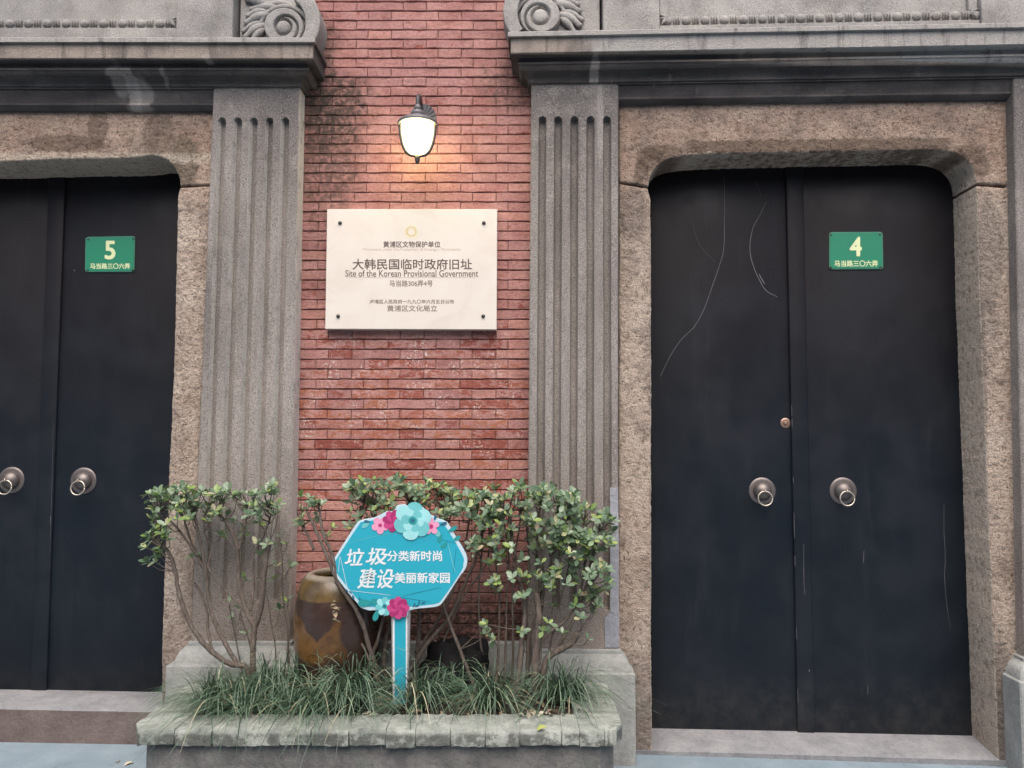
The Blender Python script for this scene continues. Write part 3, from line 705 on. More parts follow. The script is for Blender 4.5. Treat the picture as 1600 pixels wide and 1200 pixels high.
# thresholds
def threshold(fr, t, back, front, bot, YD, YF, mt, mf, name='threshold'):
    (a, b), (c, d), (e, f) = back, front, bot
    A, B = fr.P(*a, YD), fr.P(*b, YD); Cc, D = fr.P(*c, YF), fr.P(*d, YF); E, G = fr.P(*e, YF), fr.P(*f, YF)
    N = 40; m = MB(fr); vs = []
    for i in range(N + 1):
        s = i / N; q = A.lerp(B, s); q.y += .08; q.z += 0; vs.append(q)
        w_ = Cc.lerp(D, s); j = .002 * mnoise.noise(Vector((s * 20, 1, 1))) - .006 * max(0, mnoise.noise(Vector((s * 9, 4, 1)))) ** 2
        vs.append(w_ + Vector((0, .008, .001))); vs.append(w_ + Vector((0, .0 - j, -.006 + j)))
    fs = [(i * 3 + k, i * 3 + k + 1, i * 3 + 4 + k, i * 3 + 3 + k) for i in range(N) for k in range(2)]
    m.add(vs, fs); obj(name, m, mt, t, auto=50)
    m = MB(fr); vs = []
    for i in range(N + 1):
        s = i / N; q = Vector(vs_[i]) if False else None
        w_ = Cc.lerp(D, s); j = .002 * mnoise.noise(Vector((s * 20, 1, 1))) - .006 * max(0, mnoise.noise(Vector((s * 9, 4, 1)))) ** 2
        g_ = E.lerp(G, s); vs += [w_ + Vector((0, 0 - j, -.006 + j)), Vector((w_.x, YF + .001, (w_.z + g_.z) / 2)), Vector((w_.x, YF, g_.z - .06))]
    m.add(vs, fs); obj(name + '_riser', m, mf, t, smooth=True)
threshold(FL, dl, ((-300, 1072), (300, 1084)), ((-320, 1100), (300, 1112)), ((-320, 1150), (300, 1164)), YDL, -.035, M_thr, M_thrf)
threshold(FR, dr, ((990, 1137.5), (1560, 1148)), ((960, 1169.5), (1590, 1187)), ((960, 1179), (1590, 1196)), YDR, -.032, M_thr, M_thr)

# ------------------------------------------------------------------ doors
def knocker(fr, t, px, py, YD, ang=0):
    c = fr.P(px, py, YD)
    m = MB(fr); m.lathe([(.0, .001), (.0615, .001), (.0625, .003), (.058, .006), (.050, .0065), (.043, .007)], c, 'Y', 40)
    k = obj('knocker', m, M_knob, t, auto=40)
    m = MB(fr); m.lathe([(.043, .006), (.0425, .014), (.037, .024), (.028, .032), (.015, .038), (.006, .040), (.0, .0405)], c, 'Y', 40); obj('boss', m, M_knob, k, smooth=True)
    lp = c + Vector((0, -.046, .002))
    m = MB(fr); m.tube([lp + Vector((-.0, .007 * math.cos(a), .008 * math.sin(a))) for a in [i * math.pi / 6 for i in range(13)]], .0028, 8); obj('ring_loop', m, M_ring, k, smooth=True)
    rc = lp + Vector((0, -.004, -.0335)); m = MB(fr)
    m.tube([rc + Vector((.0325 * math.cos(a), .004 * math.sin(a) , .0325 * math.sin(a))) for a in [i * math.pi / 20 for i in range(41)]], .0037, 8); obj('ring', m, M_ring, k, smooth=True)
def leaf(fr, t, tl, tr, br, bl, YD, th=.05):
    m = MB(fr); m.slab(pxz(fr, dens([tl, tr, br, bl], 120), YD), YD, YD + th, .003, .001, 3); return obj('door_leaf', m, M_door, t, auto=40)
def stripmesh(fr, pts, w0, w1, Y):
    pts = catmull([Vector(p) for p in pts], 6); m = MB(fr); n = len(pts); vs = []
    for i, p in enumerate(pts):
        tdir = (pts[min(i + 1, n - 1)] - pts[max(i - 1, 0)]).normalized(); nn = Vector((tdir.y, -tdir.x))
        s = i / (n - 1); wd = w0 + (w1 - w0) * s; wd *= .35 + .65 * math.sin(math.pi * min(1, max(0, s * .96 + .02))) ** .5
        wd *= .75 + .5 * abs(mnoise.noise(Vector((p.x * .13, p.y * .13, 1))))
        vs += [fr.P(*(p + nn * wd / 2), Y), fr.P(*(p - nn * wd / 2), Y)]
    m.add(vs, [(2 * i, 2 * i + 1, 2 * i + 3, 2 * i + 2) for i in range(n - 1)]); return m
# right door
cb = FR.M @ FR.P(1245, 1142, YDR)
t4 = thing('double_door', 'blue black double door marked with the green number 4 sign', 'door', tuple(cb), 'dark double doors')
l1 = leaf(FR, t4, (985, 222), (1226.5, 222), (1246.5, 1158), (985, 1158), YDR + .012); l2 = leaf(FR, t4, (1229, 222), (1560, 222), (1560, 1158), (1249, 1158), YDR + .004)
m = MB(FR); q = [(1227, 222), (1254, 222), (1274, 1158), (1247, 1158)]
m.slab(pxz(FR, dens(q, 60), YDR), YDR - .001, YDR + .014, .005, .0006, 2); obj('overlap_strip', m, M_door, t4, auto=40)
kn = [knocker(FR, t4, 1190.7, 767, YDR + .012), knocker(FR, t4, 1317, 767, YDR + .004)]
m = MB(FR); c = FR.P(1227, 661, YDR + .012); m.lathe([(.0, .0005), (.023, .0005), (.0235, .003), (.019, .005), (.010, .0045), (.008, .010), (.003, .011), (0, .011)], c, 'Y', 28); obj('lock', m, M_lock, t4, auto=40)
for pts, a, b, mt in (([(1131, 275), (1132, 300), (1132, 340), (1131, 388), (1124, 415), (1112, 450), (1100, 483), (1085, 510), (1065, 530), (1048, 555), (1032, 588)], .9, 1.1, M_scr),
                     ([(1079, 335), (1084, 357), (1092, 380), (1104, 396), (1119, 410)], .7, .7, M_scr2), ([(1197, 315), (1188, 335), (1177, 355), (1172, 380), (1173, 400), (1178, 418), (1186, 436), (1197, 454), (1215, 464)], .8, 1.6, M_scr),
                     ([(1186, 428), (1190, 436), (1195, 444)], 1.6, 2.2, M_scr), ([(1180, 280), (1187, 300), (1190, 308)], .7, .6, M_scr2)):
    obj('scratch', stripmesh(FR, pts, a, b, YDR + .0108), mt, t4)
for pts, a, b in (([(1475, 787), (1475, 830), (1477, 870), (1476, 905), (1480, 950), (1486, 985)], .8, .6), ([(1350, 860), (1349, 880)], .8, .8), ([(1264, 1046), (1265, 1050)], 1.8, 1.8), ([(1256, 850), (1256, 905), (1258, 930)], .7, .7), ([(1356, 1070), (1356, 1085)], .8, .8)):
    obj('scratch', stripmesh(FR, pts, a, b, YDR - .0018 if pts[0][0] < 1275 else YDR + .0028), M_scr, t4)
for y0, y1 in ((632, 650), (654, 668), (745, 755), (800, 842), (868, 884), (980, 1000), (1075, 1100)):
    xx = lambda y: 1227 + (y - 222) * 20 / 936 + 1.2
    obj('chipped_edge', stripmesh(FR, [(xx(y0), y0), (xx((y0 + y1) / 2), (y0 + y1) / 2), (xx(y1), y1)], .8, .8, YDR - .0015), M_scr, t4)
# left door
cb = P(75, 1080, YDL)
t5 = thing('double_door', 'blue black double door marked with the green number 5 sign', 'door', tuple(cb), 'dark double doors')
leaf(FL, t5, (104, 225), (330, 225), (330, 1100), (70, 1100), YDL + .012); leaf(FL, t5, (-260, 225), (102, 225), (69, 1100), (-260, 1100), YDL + .006)
m = MB(); q = [(77, 225), (103.5, 225), (71, 1100), (46, 1100)]
m.slab(pxz(FL, dens(q, 60), YDL), YDL + .001, YDL + .014, .005, .0006, 2); obj('overlap_strip', m, M_door, t5, auto=40)
knocker(FL, t5, 131, 751, YDL + .012); knocker(FL, t5, 18.5, 750, YDL + .006)
for pts, a, b, mt in (([(83, 660), (82, 720), (80, 800), (78, 860)], .8, 1.0, M_scr2), ([(79, 806), (79, 822)], 1.2, 1.2, M_scr), ([(116, 421), (116, 424)], 1.8, 1.6, M_scr)):
    obj('scratch', stripmesh(FL, pts, a, b, YDL - .0002 if pts[0][0] < 90 else YDL + .0108), mt, t5)

# ------------------------------------------------------------------ lettering
def text(fr, s, x0, x1, y0, y1, Y, mat, parent, off=0.0, shear=0.0, bold=0.0, name='lettering', thick=.0008, warp=0, label=None, space=1.0):
    cu = bpy.data.curves.new('txt', 'FONT'); cu.body = s; cu.size = 1; cu.offset = 0; cu.shear = shear; cu.resolution_u = 3; cu.space_character = space
    o = bpy.data.objects.new('txt', cu); col.objects.link(o)
    dg = bpy.context.evaluated_depsgraph_get(); me = bpy.data.meshes.new_from_object(o.evaluated_get(dg))
    bpy.data.objects.remove(o); bpy.data.curves.remove(cu)
    vs = [v.co.copy() for v in me.vertices]; fs = [tuple(p.vertices) for p in me.polygons]; bpy.data.meshes.remove(me)
    if not vs: print('EMPTY TEXT', s); return
    ax, bx = min(v.x for v in vs), max(v.x for v in vs); ay, by = min(v.y for v in vs), max(v.y for v in vs)
    if warp:
        for v in vs: 
            v.x += warp * mnoise.noise(Vector((v.x * 2.2, v.y * 2.2, 0))) ; v.y += warp * mnoise.noise(Vector((v.x * 2.2, v.y * 2.2, 7)))
    m = MB(fr); tl, tr, bl = fr.P(x0, y0, Y), fr.P(x1, y0, Y), fr.P(x0, y1, Y)
    sh = [(0, 0)] if not off else [(off * 12 * math.cos(k * math.pi / 3), off * 12 * math.sin(k * math.pi / 3)) for k in range(6)]
    ex = (tr - tl).normalized(); ez = (bl - tl).normalized()
    for i, (dx, dy) in enumerate(sh):
        m.add([tl + (tr - tl) * ((v.x - ax) / (bx - ax)) + (bl - tl) * ((by - v.y) / (by - ay)) + ex * dx * .0029 + ez * dy * .0029 + Vector((0, -.00003 * i, 0)) for v in vs], fs)
    return obj(name, m, mat, parent, label=label)
# plaque
YQ = -.045
pb = P(642, 515, YQ)
tq = thing('plaque', 'cream stone plaque with Chinese and English lettering on the brick wall under the lamp', 'plaque', (pb.x, 0, pb.z))
m = MB(); m.slab(pxz(FL, [(511, 326.5), (777, 326.5), (776, 515), (508, 514)], YQ), YQ, -.002, .0025); obj('slab', m, M_plq, tq)
Yt = YQ - .0006
text(FL, '黄浦区文物保护单位', 599, 688, 377, 386.5, Yt, M_ink, tq, .012)
text(FL, 'Monument under the Protection of Huangpu Municipality', 567, 720, 387.5, 392.5, Yt, M_ink2, tq)
text(FL, '大韩民国临时政府旧址', 551, 737, 404.5, 421, Yt, M_ink, tq, .018)
text(FL, 'Site of the Korean Provisional Government', 539.5, 747, 422, 432.3, Yt, M_ink, tq, .004)
text(FL, '马当路306弄4号', 608.5, 676, 438, 447.5, Yt, M_inkg, tq, .010)
text(FL, '卢湾区人民政府一九九〇年六月五日公布', 577.5, 709.5, 468, 474.5, Yt, M_inkg, tq, .010)
text(FL, '黄浦区文化局立', 605, 683, 477, 486.5, Yt, M_inkg, tq, .010)
obj('rule_line', stripmesh(FL, [(540, 433.6), (640, 433.6), (745, 433.6)], .6, .6, Yt), M_ink2, tq)
def ringprint(cx, cy, r0, r1, n, a0, a1, mat, name, parent, Y):
    m = MB()
    for i in range(n):
        b0 = 2 * math.pi * (i + a0) / n; b1 = 2 * math.pi * (i + a1) / n
        m.add([P(cx + r * math.cos(b), cy + r * math.sin(b), Y) for r, b in ((r0, b0), (r1, (b0 * .6 + b1 * .4)), (r1, (b0 * .4 + b1 * .6)), (r0, b1))], [(0, 1, 2, 3)])
    obj(name, m, mat, parent)
ringprint(642.7, 362, 6.2, 8.6, 24, 0, 1.0, M_gold, 'sun_emblem', tq, Yt); ringprint(642.7, 362, 4.8, 6.0, 24, 0, 1, M_goldp, 'sun_emblem', tq, Yt); ringprint(642.7, 362, 9.2, 11.6, 24, .1, .8, M_goldp, 'sun_emblem', tq, Yt)
for bx, by in ((531.5, 348.5), (756, 348.5), (528.5, 494), (755, 494)):
    m = MB(); m.lathe([(0, 0), (.0085, 0), (.0085, .004), (.006, .008), (0, .0095)], P(bx, by, YQ), 'Y', 16); obj('bolt', m, M_bolt, tq, auto=50)
# number signs
def numsign(fr, t_label, q, YD, num, nb, tb):
    c = fr.M @ fr.P(q[0][0] + 40, q[2][1], YD - .003)
    t = thing('house_number_sign', t_label, 'sign', tuple(c), 'green enamel house number signs')
    def rnd(q, r):
        out = []
        for i in range(4):
            p = Vector(q[i]); a = (Vector(q[i - 1]) - p).normalized(); b = (Vector(q[(i + 1) % 4]) - p).normalized()
            out += [p + a * r, p + (a + b) * r * .3, p + b * r]
        return out
    m = MB(fr); m.slab(pxz(fr, rnd(q, 4), YD), YD - .006, YD, .0015); obj('rim', m, M_gedge, t)
    cx = sum(p[0] for p in q) / 4; cy = sum(p[1] for p in q) / 4
    q2 = [(cx + (p[0] - cx) * .965, cy + (p[1] - cy) * .95) for p in q]
    m = MB(fr); m.slab(pxz(fr, rnd(q2, 4), YD), YD - .0075, YD - .004, .001); obj('plate', m, M_green, t)
    text(fr, num, *nb, YD - .0081, M_num, t, .10, name='numeral')
    text(fr, '马当路三〇六弄', *tb, YD - .0081, M_num, t, .022)
    for p in q:
        s_ = (cx + (p[0] - cx) * .91, cy + (p[1] - cy) * .87); m = MB(fr); m.lathe([(0, 0), (.0052, 0), (.004, .0025), (0, .003)], fr.P(*s_, YD - .0075), 'Y', 10); obj('screw', m, M_bolt, t, smooth=True)
numsign(FR, 'green sign with the number 4 on the right-hand door', [(1295, 363), (1378.5, 362.5), (1379.5, 421), (1295, 421.5)], YDR + .004, '4', (1328.7, 1345.5, 371, 399.5), (1304, 1371.5, 407, 416.5))
numsign(FL, 'green sign with the number 5 on the left-hand door', [(134.5, 370.5), (212, 369), (210.5, 425.5), (133.5, 425.5)], YDL + .012, '5', (164.5, 179.5, 377, 404.5), (141, 203, 411.5, 420))

# ------------------------------------------------------------------ wall lamp
LX = P(652.5, 200, -.2); LY = -.2; zl = lambda py: P(652, py, LY).z; s33 = 3.3 / F
tl_ = thing('wall_lamp', 'lit lantern-style wall lamp with white globe on the bricks above the plaque', 'lamp', (LX.x, 0, zl(190)))
plz = P(664, 186, -.01).z; px_ = LX.x
m = MB(); n = 40; vs = [(px_, -.012, plz)]; 
for i in range(n): a = 2 * math.pi * i / n; vs.append((px_ + .062 * math.cos(a), -.004 - (.004 if i % 2 else .014), plz + .072 * math.sin(a)))
for i in range(n): a = 2 * math.pi * i / n; vs.append((px_ + .064 * math.cos(a), .0, plz + .074 * math.sin(a)))
m.add(vs, [(0, 1 + i, 1 + (i + 1) % n) for i in range(n)] + [(1 + i, 1 + n + i, 1 + n + (i + 1) % n, 1 + (i + 1) % n) for i in range(n)]); obj('wall_plate', m, M_iron2, tl_)
zt_ = zl(143)
arm = catmull([Vector((px_, -.012, plz - .01)), Vector((px_, -.04, plz + .03)), Vector((px_, -.06, zt_ - .045)), Vector((px_, -.095, zt_ - .008)), Vector((px_, -.15, zt_)), Vector((px_, -.192, zt_ - .022)), Vector((px_, LY, zt_ - .055)), Vector((px_, LY, zl(170)))], 6)
m = MB(); m.tube(arm, .0095, 12); obj('arm', m, M_iron, tl_, smooth=True)
zc = zl(191)     # brim
m = MB(); m.lathe([(.0, zl(164) - zc), (.010, zl(164) - zc), (.016, zl(167) - zc), (.014, zl(170) - zc), (.012, zl(172) - zc), (.028, zl(174.5) - zc), (.031, zl(178) - zc), (.028, zl(180.5) - zc), (.042, zl(184) - zc), (.066, zl(187) - zc), (.085, 0), (.089, -.008), (.086, -.015), (.077, -.014), (.074, -.002), (.05, .004), (0, .006)], (px_, LY, zc), 'Z', 40); obj('cap', m, M_iron2, tl_, auto=50)
zb_ = zl(243) ; H = zc - zb_ - .006
gp = [(.0705 * (math.cos(s * math.pi / 2) ** .62), -.006 - H * math.sin(s * math.pi / 2) ** 1.12) for s in [i / 14 for i in range(14)]] + [(0.004, -.006 - H)]
m = MB()
c0 = Vector((px_, LY, zc)); seg = 48
vs = []
for r, h in gp:
    for k in range(seg):
        a = 2 * math.pi * k / seg; rr = r * (1 + .012 * math.cos(a * 16)); vs.append(c0 + Vector((rr * math.cos(a), rr * math.sin(a), h)))
m.add(vs, [(i * seg + k, i * seg + (k + 1) % seg, (i + 1) * seg + (k + 1) % seg, (i + 1) * seg + k) for i in range(len(gp) - 1) for k in range(seg)])
obj('globe', m, M_globe, tl_, smooth=True)
for a in (rad(2), rad(182), rad(92), ):
    m = MB(); m.tube([c0 + Vector(((r + .006) * math.cos(a), (r + .006) * math.sin(a), h)) for r, h in gp], .0082, 8); obj('strap', m, M_iron, tl_, smooth=True)
m = MB(); m.lathe([(0, .008), (.010, .006), (.012, 0), (.011, -.006), (.013, -.009), (.012, -.013), (.0105, -.024), (.008, -.033), (.003, -.038), (0, -.039)], (px_, LY, zb_), 'Z', 20); obj('finial', m, M_iron, tl_, smooth=True)

# ------------------------------------------------------------------ planter
YF = -.68
XL = P(203, 1141, YF + .02).x; XR = P(975, 1141, YF + .02).x
tp = thing('planter', 'low raised planter with pale cement coping between the two doorways', 'planter', ((XL + XR) / 2, -.35, .03))
CT = .058; CW = .165
def stone(m, quad, z1, th, seed, bev=.006):   # irregular coping stone on a top-view quad
    r = random.Random(seed); ring = []
    for i in range(4):
        a, b = Vector(quad[i]), Vector(quad[(i + 1) % 4]); k = 6 if i % 2 == 0 else 3
        for j in range(k): ring.append(a.lerp(b, j / k) + Vector((r.uniform(-.0012, .0012), r.uniform(-.004, .004))))
    n = len(ring); c = sum(ring, Vector((0, 0))) / n; sx_ = .35; tz = [r.uniform(-.003, .003) for _ in range(n)]
    vs = [(p.x + (c.x - p.x) * .03, p.y + (c.y - p.y) * .05, z1 - th + r.uniform(0, .004)) for p in ring] + [(p.x, p.y + r.uniform(-.003, .003), z1 - bev * 1.6 - r.uniform(0, .004)) for p in ring]
    vs += [(p.x + (c.x - p.x) * bev * 8 * .6 * sx_, p.y + (c.y - p.y) * (bev * 8 * .6 + r.uniform(0, .05)), z1 - .002 + t_) for p, t_ in zip(ring, tz)] + [(c.x, c.y, z1 + .001)]
    fs = [(k * n + i, k * n + (i + 1) % n, (k + 1) * n + (i + 1) % n, (k + 1) * n + i) for k in range(2) for i in range(n)] + [(2 * n + i, 2 * n + (i + 1) % n, 3 * n) for i in range(n)]
    m.add(vs, fs)
fx = [215, 272, 330, 383, 437, 486, 545, 603, 649, 704, 758, 812, 878, 906, 945]
fxw = [P(x, 1141, YF).x for x in fx]; rs = random.Random(8)
for i in range(len(fxw) - 1):
    a, b = fxw[i] + .0009, fxw[i + 1] - .0009; d = rs.uniform(-.003, .003); bk = [PZ(x, 1116, ZC).x for x in (fx[i], fx[i + 1])]
    k = .93
    m = MB(); stone(m, [(a, YF + d), (b, YF + d), (b * 1.0 + (0), YF + CW), (a, YF + CW)], ZC + rs.uniform(-.002, .002), CT + rs.uniform(-.004, .005), i, .008)
    obj('coping_stone', m, M_cem, tp, auto=45)
# chamfered corners and side copings
def side(X0, sg, n):
    y0 = YF + .065
    m = MB(); xa = fxw[0] - .0018 if sg < 0 else fxw[-1] + .0018
    stone(m, [(xa, YF + .002), (X0 - sg * .03, YF + .012), (X0, y0), (X0 - sg * CW, YF + CW)][::(1 if sg > 0 else 1)], ZC - .001, CT, 50, .007); obj('coping_stone', m, M_cem, tp, auto=45)
    m = MB(); stone(m, [(X0, y0 + .003), (X0 - sg * .001, YF + CW + .03), (X0 - sg * CW, YF + CW + .004), (X0 - sg * CW * .98, YF + CW)], ZC, CT, 51, .006); obj('coping_stone', m, M_cem, tp, auto=45)
    ys_ = [YF + CW + .034 + (-.10 - YF - CW - .034) * i / n for i in range(n + 1)]
    for i in range(n):
        m = MB(); stone(m, [(X0 - sg * CW, ys_[i]), (X0, ys_[i]), (X0, ys_[i + 1] - .003), (X0 - sg * CW, ys_[i + 1] - .003)], ZC + rs.uniform(-.003, .003), CT, 60 + i, .005); obj('coping_stone', m, M_cem, tp, auto=45)
side(XL, -1, 5); side(XR, 1, 5)
m = MB(); m.box(XL + .06, XR - .06, YF + .012, YF + CW - .01, ZC - CT + .006, ZC - .0055); obj('joint_mortar', m, M_cem, tp)
m = MB(); o1 = .03
m.add([(x, y, z) for z in (-.12, ZC - CT + .004) for x, y in ((XL + o1, -.09), (XL + o1, YF + .09), (XL + .085, YF + .035), (XR - .085, YF + .035), (XR - o1, YF + .09), (XR - o1, -.09), (XR - .12, -.09), (XR - .12, YF + .13), (XL + .12, YF + .13), (XL + .12, -.09))],
      [(i, (i + 1) % 10, 10 + (i + 1) % 10, 10 + i) for i in range(10)] + [(10 + i for i in range(10))])
m.f[-1] = tuple(range(10, 20)); obj('planter_wall', m, M_cemd, tp)
m = MB(); nx, ny = 60, 18; x0, x1, y0, y1 = XL + .12, XR - .12, YF + .12, .01
m.add([(x0 + (x1 - x0) * i / nx, y0 + (y1 - y0) * j / ny, SOIL - .010 + .014 * mnoise.noise(Vector((i * .4, j * .4, 2))) + .008 * mnoise.noise(Vector((i * 1.7, j * 1.7, 2)))) for j in range(ny + 1) for i in range(nx + 1)], [(j * (nx + 1) + i, j * (nx + 1) + i + 1, (j + 1) * (nx + 1) + i + 1, (j + 1) * (nx + 1) + i) for j in range(ny) for i in range(nx)])
obj('soil', m, M_soil, tp, smooth=True)
m = MB(); m.slab([(XL + .09, -.1), (XR - .09, -.1), (XR - .09, .035 + gz(0)), (XL + .09, .042 + gz(0))], YF + .018, YF + .04, .004, .003); obj('foot_ledge', m, M_cem, tp)

# ------------------------------------------------------------------ jar
tj = thing('glazed_jar', 'brown and mustard glazed earthenware jar behind the turquoise sign', 'jar', (JC.x, JC.y, SOIL))
RJ = .205; Rm = .120
prof = [(.0, SOIL - .03), (.150, SOIL - .03), (.168, SOIL + .02), (.190, SOIL + .10), (.203, JZ - .28), (.206, JZ - .20), (.200, JZ - .13), (.193, JZ - .09), (.186, JZ - .06), (.172, JZ - .028), (.155, JZ - .008), (.138, JZ), (.124, JZ - .002), (Rm, JZ - .010), (.119, JZ - .03)]
prof = [(r_ * .91, h_) for r_, h_ in prof]
pr_ = catmull([Vector(p) for p in prof], 4)
m = MB(); m.lathe([(max(0, p.x), p.y) for p in pr_], (JC.x, JC.y, 0), 'Z', 56); obj('body', m, M_jar, tj, smooth=True)
m = MB(); m.lathe([(.108, JZ - .02), (.13, JZ - .08), (.15, JZ - .2), (.13, SOIL + .02), (0, SOIL + .01)], (JC.x, JC.y, 0), 'Z', 40); obj('inside', m, M_dark, tj, smooth=True)

# black lump of stone behind the stake
m = MB(); c = P(712, 1050, -.17); cz = SOIL
NU, NV = 36, 18; vs = []
for j in range(NV + 1):
    for i in range(NU):
        a = 2 * math.pi * i / NU; b = math.pi / 2 * j / NV
        r = 1 + .22 * mnoise.noise(Vector((math.cos(a) * 1.4, math.sin(a) * 1.4, b * 2.2))) + .05 * mnoise.noise(Vector((math.cos(a) * 5, math.sin(a) * 5, b * 6)))
        vs.append((c.x + .155 * r * math.cos(a) * math.cos(b) ** .55, -.15 + .11 * r * math.sin(a) * math.cos(b) ** .55, cz - .02 + (P(712, 1002, -.17).z - cz + .02) * r * math.sin(b) ** .8 * (1 + .1 * math.cos(a) * math.cos(b))))
m.add(vs, [(j * NU + i, j * NU + (i + 1) % NU, (j + 1) * NU + (i + 1) % NU, (j + 1) * NU + i) for j in range(NV) for i in range(NU)])
o = obj('boulder', m, plain('black_wet_stone', (.012, .012, .013), .85, 0, .15), smooth=True); o['label'] = 'dark black stone against the brick wall behind the shrub stems'; o['category'] = 'stone'

# ------------------------------------------------------------------ turquoise sign
YS = PZ(626, 1102, SOIL - .004).y
M_cy = plain('turquoise_print', (.020, .34, .46), .45, 0, .4, .04); M_pale = plain('pale_blue_board', (.46, .61, .69), .5, 0, .4, .05); M_wht = plain('white_print', (.66, .70, .72), .5, 0, .4, .03)
M_alu = plain('brushed_aluminium_edge', (.45, .43, .43), .4, .7); M_pk = plain('magenta_petal', (.48, .05, .20), .5); M_pk2 = plain('deep_magenta_petal', (.33, .025, .13), .5); M_pk3 = plain('pink_petal', (.72, .30, .46), .5)
M_aq = plain('aqua_petal', (.14, .47, .50), .5, 0, .4, .2); M_aq2 = plain('light_aqua_petal', (.30, .63, .66), .5, 0, .4, .15); M_teal = plain('teal_print', (.02, .26, .27), .5); M_teal2 = plain('dark_teal_print', (.02, .12, .20), .5)
pbs = P(626, 1102, YS)
ts = thing('notice_sign', 'turquoise flower-trimmed board on a stake in the planter, with white Chinese lettering', 'sign', (pbs.x, YS, SOIL))
def cp(x, y): return (500 + x / 5.216, 770 + y / 5.216)
bo = [(105, 590), (112, 545), (150, 480), (290, 262), (330, 225), (400, 210), (430, 205), (470, 190), (520, 165), (545, 150), (590, 152), (610, 135), (632, 104), (690, 95), (712, 108), (760, 98), (785, 112), (830, 115), (862, 148), (872, 175), (905, 182), (955, 208), (1020, 232), (1050, 262), (1090, 330), (1190, 500), (1197, 585), (1170, 645), (1140, 680), (1010, 880), (960, 925), (880, 938), (800, 945), (728, 962), (715, 1000), (690, 1015), (660, 1018), (640, 1028), (600, 1018), (570, 985), (548, 1002), (520, 1004), (490, 975), (440, 958), (400, 960), (330, 935), (295, 890), (240, 830), (130, 680)]
YB = YS - .012
m = MB(); m.slab(pxz(FL, catmull([Vector(cp(*p)) for p in bo], 3, True), YB), YB, YB + .012, .0015); obj('board', m, M_pale, ts)
cyp = [(122, 590), (135, 540), (310, 270), (345, 238), (430, 225), (560, 225), (960, 235), (1010, 262), (1060, 330), (1165, 515), (1168, 580), (1150, 640), (1000, 862), (950, 902), (860, 915), (700, 930), (560, 930), (360, 925), (320, 885), (145, 665)]
m = MB(); m.slab(pxz(FL, catmull([Vector(cp(*p)) for p in cyp], 3, True), YB - .0008), YB - .001, YB, .0003); obj('turquoise_panel', m, M_cy, ts)
Yp = YB - .0018
for pts, mt in (([(230, 410), (600, 330), (900, 385)], M_aq), ([(160, 520), (150, 650)], M_wht), ([(165, 520), (225, 790)], M_wht), ([(230, 795), (580, 835)], M_wht), ([(1045, 420), (1100, 650)], M_aq2), ([(1110, 450), (1085, 660)], M_teal2), ([(680, 840), (980, 772)], M_teal2), ([(640, 850), (900, 890)], M_teal2), ([(1000, 385), (1110, 412)], M_teal2)):
    pp = [cp(*p) for p in pts]; pp = [Vector(p) for p in pp]
    if len(pp) == 2: pp = [pp[0], (pp[0] + pp[1]) / 2, pp[1]]
    obj('fine_line', stripmesh(FL, pp, .7, .7, Yp), mt, ts)
def brushchar(s, a, b, c, d): text(FL, s, *(500 + a / 5.216, 500 + b / 5.216, 770 + c / 5.216, 770 + d / 5.216), Yp, M_wht, ts, .040, .22, warp=.055)
brushchar('垃', 202, 360, 455, 590); brushchar('圾', 372, 548, 448, 585)
text(FL, '分类新时尚', 500 + 548 / 5.216, 500 + 992 / 5.216, 770 + 473 / 5.216, 770 + 556 / 5.216, Yp, M_wht, ts, .030)
brushchar('建', 305, 458, 615, 776); brushchar('设', 465, 605, 622, 776)
text(FL, '美丽新家园', 500 + 610 / 5.216, 500 + 1056 / 5.216, 770 + 650 / 5.216, 770 + 735 / 5.216, Yp, M_wht, ts, .030)
LAY = [0]
def petalshape(m, cx, cy, a, r, wd, Y, base=.12):
    pts = []
    for i in range(15):
        s = i / 14 * 2 * math.pi; u = r * (.55 + .5 * -math.cos(s)); u = max(r * base, u); v = wd * math.sin(s) * (.55 + .45 * (u / r))
        pts.append(P(*cp(cx + u * math.cos(a) - v * math.sin(a), cy + u * math.sin(a) + v * math.cos(a)), Y))
    m.add(pts, [tuple(range(15))[::-1]])
def flower(cx, cy, r, n, cols, name, a0=0.0, wd=.42, rings=1, centre=None):
    fl = None
    for k in range(rings):
        rr = r * (1 - .33 * k)
        for i in range(n):
            LAY[0] += 1; Y = YB - .0020 - LAY[0] * .00006
            m = MB(); petalshape(m, cx, cy, a0 + k * math.pi / n + 2 * math.pi * i / n, rr, rr * wd, Y)
            o = obj('petal' if fl else name, m, cols[(i + k) % len(cols)], fl or ts); fl = fl or o
    LAY[0] += 2; Y = YB - .0022 - LAY[0] * .00006
    for q, mt in ((centre[0], centre[1]), (centre[0] * .5, centre[2])):
        m = MB(); m.add([P(*cp(cx + q * math.cos(2 * math.pi * i / 18), cy + q * math.sin(2 * math.pi * i / 18)), Y) for i in range(18)][::-1], [tuple(range(18))]); obj('flower_centre', m, mt, fl); Y -= .0002
def lf(cx, cy, a, r, wd, mt):
    LAY[0] += 1; m = MB(); petalshape(m, cx, cy, rad(a), r, wd, YB - .0020 - LAY[0] * .00006, .0); obj('printed_leaf', m, mt, ts)
